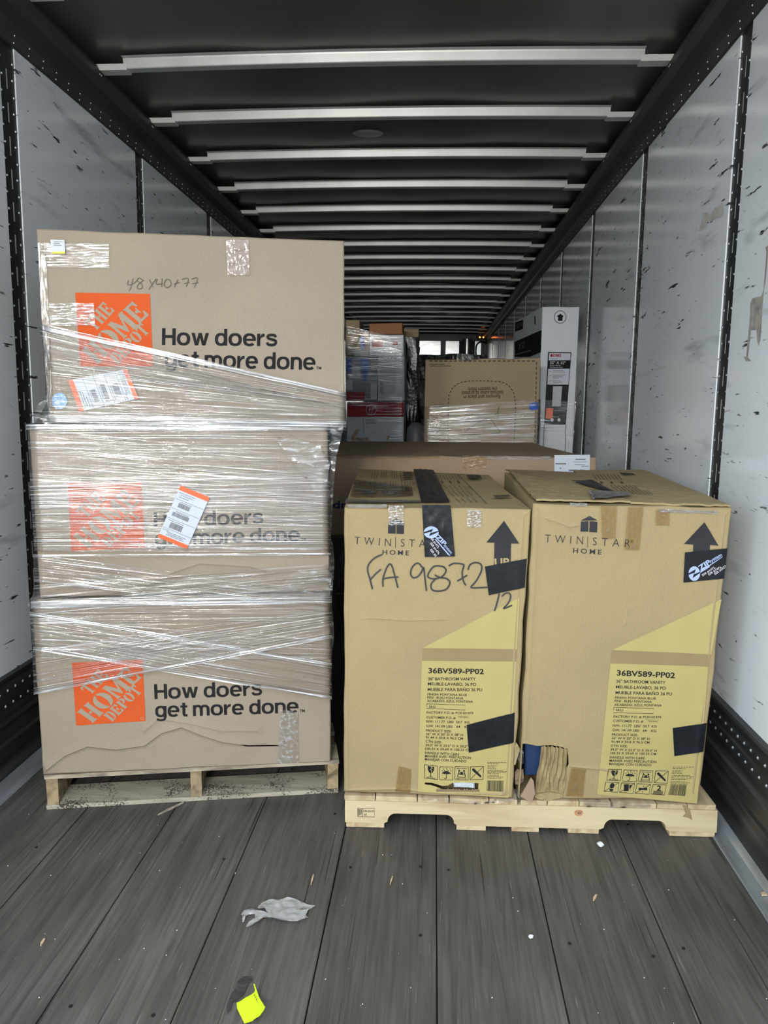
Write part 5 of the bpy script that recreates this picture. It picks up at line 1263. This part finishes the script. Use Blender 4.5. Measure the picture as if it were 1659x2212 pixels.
mk('small_print', join(*[sf.stroke(cd((x0, y), (x1, y)), 0.9, 0.0075) for x0, x1, y in ((580, 680, 744), (615, 750, 890), (615, 770, 912), (612, 775, 950), (612, 740, 972), (612, 690, 990), (612, 712, 1022), (612, 735, 1042), (572, 602, 902), (570, 595, 955), (568, 600, 1024))]), 'ink_grey', lp_)
mk('border_lines', join(sf.stroke(cd((506, 1585), (490, 2000)), 1.2, 0.003), sf.stroke(cd((784, 1585), (770, 2000)), 1.2, 0.003)), 'ink_black', sh)
# its left side print
fl_ = sf.at(1172, 662); bl_ = SBL
SS = Face(bl_, (fl_-bl_), (0, 0, 1))
mk('side_band', SS.poly(cd((132, 525), (480, 372), (470, 655), (330, 716), (132, 716)), 0.004), 'ink_black', sh)
mk('side_badge', SS.poly(cd((145, 275), (243, 240), (240, 355), (140, 392)), 0.004), 'ink_black', sh)
mk('side_lettering', join(SS.text('DELTA', cd((160, 360))[0], cd((235, 328))[0], 9, 0.005, bold=0.01, up=(0, -10)), SS.text('X 32"', cd((190, 628))[0], cd((268, 592))[0], 13, 0.005, bold=0.01, up=(0, -13)), SS.stroke(cd((145, 690), (345, 632)), 2.0, 0.005)), 'ink_grey', sh)
mk('side_mark', SS.stroke(cd((397, 195), (397, 300)), 2.0, 0.005), 'ink_black', sh)
sw = thing('stretch_wrap', 'clear film around the lower part of the white shower carton', 'plastic wrap', tuple(sf.w(0.1, -0.1)))
film_band([(1165, 862), (1244, 868), (1238, 980), (1160, 980)], ns=12, nt=40, seed=24.0, off=0.008, side=(0.4, 0.1), mat='far_film', face=sf, parent=sw, deep=V((0, 1, 0)), ft_=14, amp=0.006)
# mixed goods pallet on the left
G3 = 'mixed goods cartons wrapped on the far left pallet'
ci = crop(740, 680, 7.9)
def goods(name, label, quad, mat, Y=5.40, depth=0.38, zbot=None, seed=0.0):
    return box_carton(name, label, ci(*quad), Y, depth, mat, G3, zbot=zbot, seed=seed, wear=0.001, step=0.12)
w0, f0 = goods('vacuum_carton', 'white and red carton at the bottom of the wrapped mixed goods', ((75, 1480), (1050, 1480), (1050, 2140), (75, 2140)), 'white_board', zbot=0.125, seed=1)
mk('red_print', f0.poly(ci((80, 1490), (1045, 1490), (1045, 1742), (80, 1742)), 0.004), 'ink_red', w0)
mk('round_emblem', join(f0.stroke(ci(*ell(488, 1622, 88, 88, 24)), 1.0, 0.006, closed=True), f0.stroke(ci((450, 1690), (470, 1570)), 1.0, 0.006), f0.stroke(ci((450, 1620), (560, 1600)), 0.8, 0.006), f0.stroke(ci((500, 1690), (520, 1570)), 1.0, 0.006)), 'ink_white', w0)
mk('printed_text', join(f0.text('POWERFUL', ci((400, 1815))[0], ci((590, 1815))[0], 4, 0.005, bold=.02), f0.text('SUCTION', ci((400, 1862))[0], ci((560, 1862))[0], 4, 0.005, bold=.02), f0.stroke(ci((358, 1760), (358, 2020)), 0.9, 0.005)), 'ink_grey', w0)
w1, f1 = goods('cooler_carton', 'grey carton printed with a water dispenser, above the red one', ((600, 708), (1060, 708), (1058, 1470), (600, 1470)), 'grey_board', seed=2)
mk('printed_word', f1.text('IGLOO', ci((690, 768))[0], ci((955, 768))[0], 5.5, 0.004, bold=.05), 'ink_black', w1)
mk('printed_dispenser', join(f1.poly(ci((840, 800), (965, 800), (965, 915), (840, 915)), 0.005, step=1), f1.poly(ci((900, 915), (965, 915), (968, 1300), (1000, 1350), (880, 1350), (905, 1300)), 0.005, step=1)), 'ink_white', w1)
mk('side_writing', f1.text('COLD', ci((690, 1350))[0], ci((690, 1150))[0], 6, 0.005, bold=.03), 'ink_grey', w1)
w2, f2 = goods('tool_carton', 'dark carton with blue print left of the grey dispenser carton', ((55, 720), (595, 720), (595, 1470), (55, 1470)), 'grey_plastic', seed=3)
mk('blue_print', join(f2.poly(ci((300, 760), (450, 760), (420, 1130), (360, 1130)), 0.004), f2.poly(ci((70, 760), (150, 760), (150, 980), (70, 980)), 0.004)), 'ink_blue', w2)
mk('pale_print', join(f2.poly(ci((170, 860), (300, 880), (310, 1060), (150, 1040)), 0.004), f2.poly(ci((60, 1100), (170, 1120), (170, 1280), (60, 1280)), 0.004), f2.poly(ci((480, 1180), (585, 1180), (585, 1440), (480, 1440)), 0.004)), 'grey_board', w2)
mk('yellow_print', f2.poly(ci((490, 790), (590, 790), (590, 940), (480, 940)), 0.004), 'kraft_tan', w2)
mk('red_print', f2.poly(ci((70, 1310), (380, 1310), (380, 1460), (70, 1460)), 0.004), 'ink_red', w2)
w3, f3 = goods('appliance_carton', 'pale carton in the upper right of the wrapped mixed goods', ((460, 342), (1040, 342), (1042, 700), (460, 700)), 'white_board', seed=4)
mk('grey_print', join(f3.poly(ci((500, 420), (690, 430), (690, 560), (500, 560)), 0.004), f3.poly(ci((850, 470), (940, 460), (940, 510), (850, 520)), 0.004)), 'ink_red', w3)
w4, f4 = goods('parts_carton', 'brown carton with a blue stripe, upper left of the mixed goods', ((55, 275), (450, 300), (452, 710), (55, 710)), 'kraft_dull', seed=5)
mk('blue_print', f4.poly(ci((280, 380), (370, 370), (380, 590), (320, 600)), 0.004), 'ink_blue', w4)
goods('small_carton', 'small brown carton on the upper left of the mixed goods', ((55, 88), (290, 88), (290, 285), (55, 275)), 'kraft_dull', Y=5.44, depth=0.3, seed=6)
goods('small_carton', 'orange-brown carton on top of the wrapped mixed goods', ((455, 150), (1020, 137), (1022, 332), (455, 332)), 'kraft_orange', Y=5.44, depth=0.3, seed=7)
fw = thing('stretch_wrap', 'clear film around the mixed goods cartons at the far left', 'plastic wrap', tuple(f0.w(0.2, -0.5)))
for q, sd, ft in ((((45, 190), (800, 345), (1055, 700), (45, 700)), 31, 14), (((45, 560), (1065, 640), (1062, 1100), (45, 1100)), 32, 16), (((45, 1000), (1062, 1120), (1062, 1500), (45, 1490)), 33, 14), (((45, 1470), (1056, 1490), (1056, 2140), (60, 2140)), 34, 22), (((300, 330), (1045, 372), (1060, 900), (60, 1000)), 35, 18)):
    film_band(ci(*q), ns=16, nt=40, seed=sd, off=0.008+0.003*(sd-31), side=(0.1, 0.02), mat='far_film', face=f0, parent=fw, deep=V((0, 1, 0)), ft_=ft, amp=0.010)
a_ = atY(748, 950, 5.38)
plain_pallet(-0.42, 5.39, 0.44, 0.43, 'pallet under the wrapped mixed goods at the far left')
# black wrapped column beside it, with a small brown carton on top
g_ = atY(876, 727, 5.85); h_ = atY(903, 727, 5.85)
wrapped('wrapped_load', 'tall black film wrapped load right of the mixed goods', g_.x-0.32, h_.x-0.01, 5.84, 6.7, 0.0, g_.z, 'black_film', seed=3.0, lumps=0.035, group='black wrapped loads')
q_ = box_carton('small_carton', 'dull brown carton on top of the tall black wrapped load', ci((1015, 240), (1300, 240), (1295, 385), (1018, 365)), 5.95, 0.35, 'kraft_dull', G3, seed=8)
# black wrapped load behind the bathtub carton
m0, m1 = atY(893, 766, 7.6), atY(1052, 764, 7.6)
wrapped('wrapped_load', 'low black wrapped load behind the bathtub carton', m0.x+0.02, m1.x, 7.6, 9.0, 0.0, m0.z, 'black_film', seed=5.0, lumps=0.03, group='black wrapped loads')
# grey drum and pale board in the gap
dc = atY(898, 925, 5.25); vs, fs = [], []
prof = [(0.070, 0.0), (0.072, 0.4), (0.072, 0.95), (0.068, 1.06), (0.062, 1.12), (0.030, 1.15), (0.0, 1.155)]
sc_ = (dc.z+0.04)/1.155
for r, z in prof:
    for k in range(20): vs.append(V((dc.x+r*math.cos(k*math.pi/10), dc.y+0.1+r*math.sin(k*math.pi/10), z*sc_)))
for j in range(len(prof)-1):
    for k in range(20): fs.append((j*20+k, j*20+(k+1) % 20, (j+1)*20+(k+1) % 20, (j+1)*20+k))
fs.append(tuple(range(19, -1, -1)))
drum = thing('plastic_drum', 'grey round-topped drum in the dark gap left of the bathtub carton', 'drum', (dc.x, dc.y+0.1, 0))
mk('body', (vs, fs), 'grey_plastic', drum, smooth=True)
mk('rim', join(tube([V((dc.x+0.074*math.cos(k*math.pi/12), dc.y+0.1+0.074*math.sin(k*math.pi/12), 0.95*sc_)) for k in range(25)], 0.006)), 'grey_plastic', drum)
# torn cardboard curls on the flat carton
ctf = Face(atY(760, 952, 4.66), (1, 0, 0), (0, 0, 1))
for pts, lab in ((((150, 2150), (160, 2060), (230, 1950), (300, 1960), (240, 2040), (210, 2090), (330, 2110), (430, 2090), (445, 2150)), 'larger torn brown cardboard curl before the mixed goods'), (((750, 2150), (770, 2060), (795, 2050), (800, 2095), (775, 2150)), 'smaller torn brown cardboard curl before the mixed goods')):
    tag(ragged(ctf, ci(*pts), 0.0, 'kraft_brown', None, 'cardboard_curl', 0.01, 0.004, loc=tuple(ctf.at(*ci(pts[0])[0]))), lab, 'cardboard')
# ================================================================ LITTER ON THE FLOOR
cf = crop(490, 1900, 7.09)
FL = Face((0, 0, 0.002), (1, 0, 0), (0, 1, 0))
o2 = [FL.pq(*p) for p in cf((215, 550), (265, 480), (330, 465), (390, 452), (470, 475), (560, 520), (640, 540), (580, 465), (480, 465), (475, 430), (540, 375), (640, 325), (700, 318), (780, 345), (930, 300), (1060, 312), (1135, 350), (1210, 395), (1360, 422), (1300, 465), (1240, 500), (1210, 580), (1250, 612), (1160, 632), (1000, 655), (840, 645), (690, 605), (560, 615), (500, 650), (410, 710), (330, 745), (290, 735), (340, 660), (430, 600), (430, 550), (330, 555), (290, 590), (260, 670), (238, 670), (240, 600))]
v2, fs = cdt(subdiv_loop(o2, 0.012), (), 0.008, 0.2)
vs = [V((p, q, 0.003+0.010*abs(noise.noise(V((p*26, q*40, 2))))+0.008*abs(noise.noise(V((p*60, q*110, 7)))))) for p, q in v2]
tag(mk('film_scrap', (vs, fs), 'scrap_film', loc=(vs[0].x, vs[0].y, 0.0), uv=[(p*3, q*3) for p, q in v2], smooth=True), 'crumpled torn scrap of clear film lying on the dark floor', 'plastic scrap')
o2 = [FL.pq(*p) for p in cf((150, 1888), (200, 1890), (300, 1845), (380, 1810), (425, 1770), (432, 1740), (408, 1648), (425, 1650), (470, 1775), (520, 1910), (590, 2105), (570, 2150), (505, 2205), (430, 2190), (390, 2212), (270, 2260), (200, 2110), (155, 1990))]
v2, fs = cdt(subdiv_loop(o2, 0.01), (), 0.008, 0.0)
xs = [p for p, q in v2]; ys = [q for p, q in v2]
hh = lambda p, q: 0.003+0.030*((p-min(xs))/(max(xs)-min(xs)))**3*0.6+0.007*abs(math.sin((p-min(xs))*60))
vs = [V((p, q, hh(p, q))) for p, q in v2]
tgo = thing('paper_tag', 'curled fluorescent yellow paper tag on the floor', 'tag', (min(xs), min(ys), 0))
mk('sheet', (vs, fs), 'fluor_yellow', tgo, smooth=True)
def on_tag(pts, wd):
    P2 = [V(FL.pq(*p)) for p in pts]; vs, fs = [], []
    for i, p in enumerate(P2):
        t = (P2[min(i+1, len(P2)-1)]-P2[max(i-1, 0)]).normalized(); n_ = V((-t[1], t[0]))*wd/2
        for s in (1, -1): q = p+n_*s; vs.append(V((q[0], q[1], hh(q[0], q[1])+0.0012)))
    return vs, [(2*i, 2*i+1, 2*i+3, 2*i+2) for i in range(len(P2)-1)]
mk('printed_marks', join(*[on_tag(cf(*s), 0.0011) for s in (((425, 1808), (412, 1830), (435, 1818), (420, 1850)), ((430, 1868), (455, 1840)), ((440, 1885), (460, 1870), (452, 1900)), ((455, 1915), (468, 1905)), ((470, 1935), (478, 1925)), ((476, 1960), (484, 1950)))]), 'ink_black', tgo)
def flat_blob(name, px, mat, z, label, cat, h=0.0):
    o2 = [FL.pq(*p) for p in px]; v2, fs = cdt(subdiv_loop(o2, 0.02), (), 0.012, 0.2)
    vs = [V((p, q, z+h*abs(noise.noise(V((p*70, q*70, 1)))))) for p, q in v2]
    return tag(mk(name, (vs, fs), mat, loc=(vs[0].x, vs[0].y, 0)), label, cat)
flat_blob('tape_residue', cf((165, 1560), (250, 1480), (380, 1490), (400, 1530), (330, 1600), (270, 1740), (180, 1830), (160, 1890), (95, 1860), (60, 1990), (10, 2060), (0, 1930), (60, 1770), (120, 1680)), 'tar', 0.0016, 'dark gummy residue on the floor beside the yellow tag', 'residue', 0.002)
def chunk(px, r, label, mat, seed):
    c = atZ(*px, r*0.7); bm = bmesh.new(); bmesh.ops.create_icosphere(bm, subdivisions=2, radius=1.0)
    vs = [c+V((v.co.x*(1+.5*noise.noise(v.co*2+V((seed, 0, 0)))), v.co.y*(1+.4*noise.noise(v.co*2+V((0, seed, 0)))), v.co.z*.7*(1+.4*noise.noise(v.co*3+V((0, 0, seed))))))*r for v in bm.verts]
    zm = min(v.z for v in vs); vs = [v-V((0, 0, zm-0.0008)) for v in vs]
    bm.verts.index_update(); g = (vs, [tuple(x.index for x in f.verts) for f in bm.faces]); bm.free()
    tag(mk('foam_crumb', g, mat, loc=(c.x, c.y, 0)), label, 'foam crumb', 'white foam crumbs on the floor')
chunk((1297, 1824), 0.0105, 'larger white foam crumb in front of the pine pallet', 'foam_white', 1.0)
chunk((1147, 2023), 0.0065, 'smaller white foam crumb in the middle of the floor', 'foam_white', 4.0)
def sliver(p0, p1, wd, label, mat, h=0.004):
    a, b = atZ(*p0, 0.003), atZ(*p1, 0.003); t = (b-a).normalized(); n_ = V((-t.y, t.x, 0))*wd/2
    pts = [a+n_*0.3, a.lerp(b, .4)+n_, b+n_*0.5, b-n_*0.6, a.lerp(b, .5)-n_*0.8, a-n_*0.3]
    for p in pts: p.z = 0.0008
    tag(mk('wood_sliver', prism(pts, (0, 0, h)), mat, loc=(a.x, a.y, 0)), label, 'wood sliver', 'wood slivers on the floor')
sliver((341, 1760), (396, 1733), 0.010, 'long grey wood sliver in front of the weathered pallet', 'pallet_grey')
sliver((672, 1910), (677, 1890), 0.006, 'short tan sliver near the film scrap', 'chip_tan')
sliver((843, 1910), (848, 1893), 0.005, 'short tan sliver in the middle of the floor', 'chip_tan')
sliver((88, 2042), (96, 2028), 0.008, 'small tan wood sliver at the far left of the floor', 'chip_tan')
sliver((1282, 1945), (1288, 1933), 0.009, 'small tan wood sliver on the right half of the floor', 'chip_tan')
cc = atX(1648, 1951, 1.235); cc.z = 0.012
tag(mk('wood_chip', prism([cc+V((-.008, -.006, 0)), cc+V((.009, -.004, 0)), cc+V((.006, .010, 0)), cc+V((-.006, .006, 0))], (0, 0, 0.004)), 'chip_tan', loc=tuple(cc)), 'tan chip lying on the right kerb strip', 'wood chip')
gr = []
for k in range(150):
    x = random.uniform(-1.15, 1.15); y = random.uniform(1.35, 2.9); r = random.choice((.0009, .0012, .0016, .0022)); c = V((x, y, 0.0004))
    if -1.05 < x < 1.22 and y > 2.29: continue
    gr.append(([c+V((r, 0, 0)), c+V((-.5*r, .9*r, 0)), c+V((-.6*r, -.8*r, 0)), c+V((0, 0, r*1.2))], [(0, 1, 3), (1, 2, 3), (2, 0, 3), (0, 2, 1)]))
tag(mk('floor_grit', join(*gr), 'residue_pale'), 'fine pale grit scattered over the dark floor', 'grit', kind='stuff')
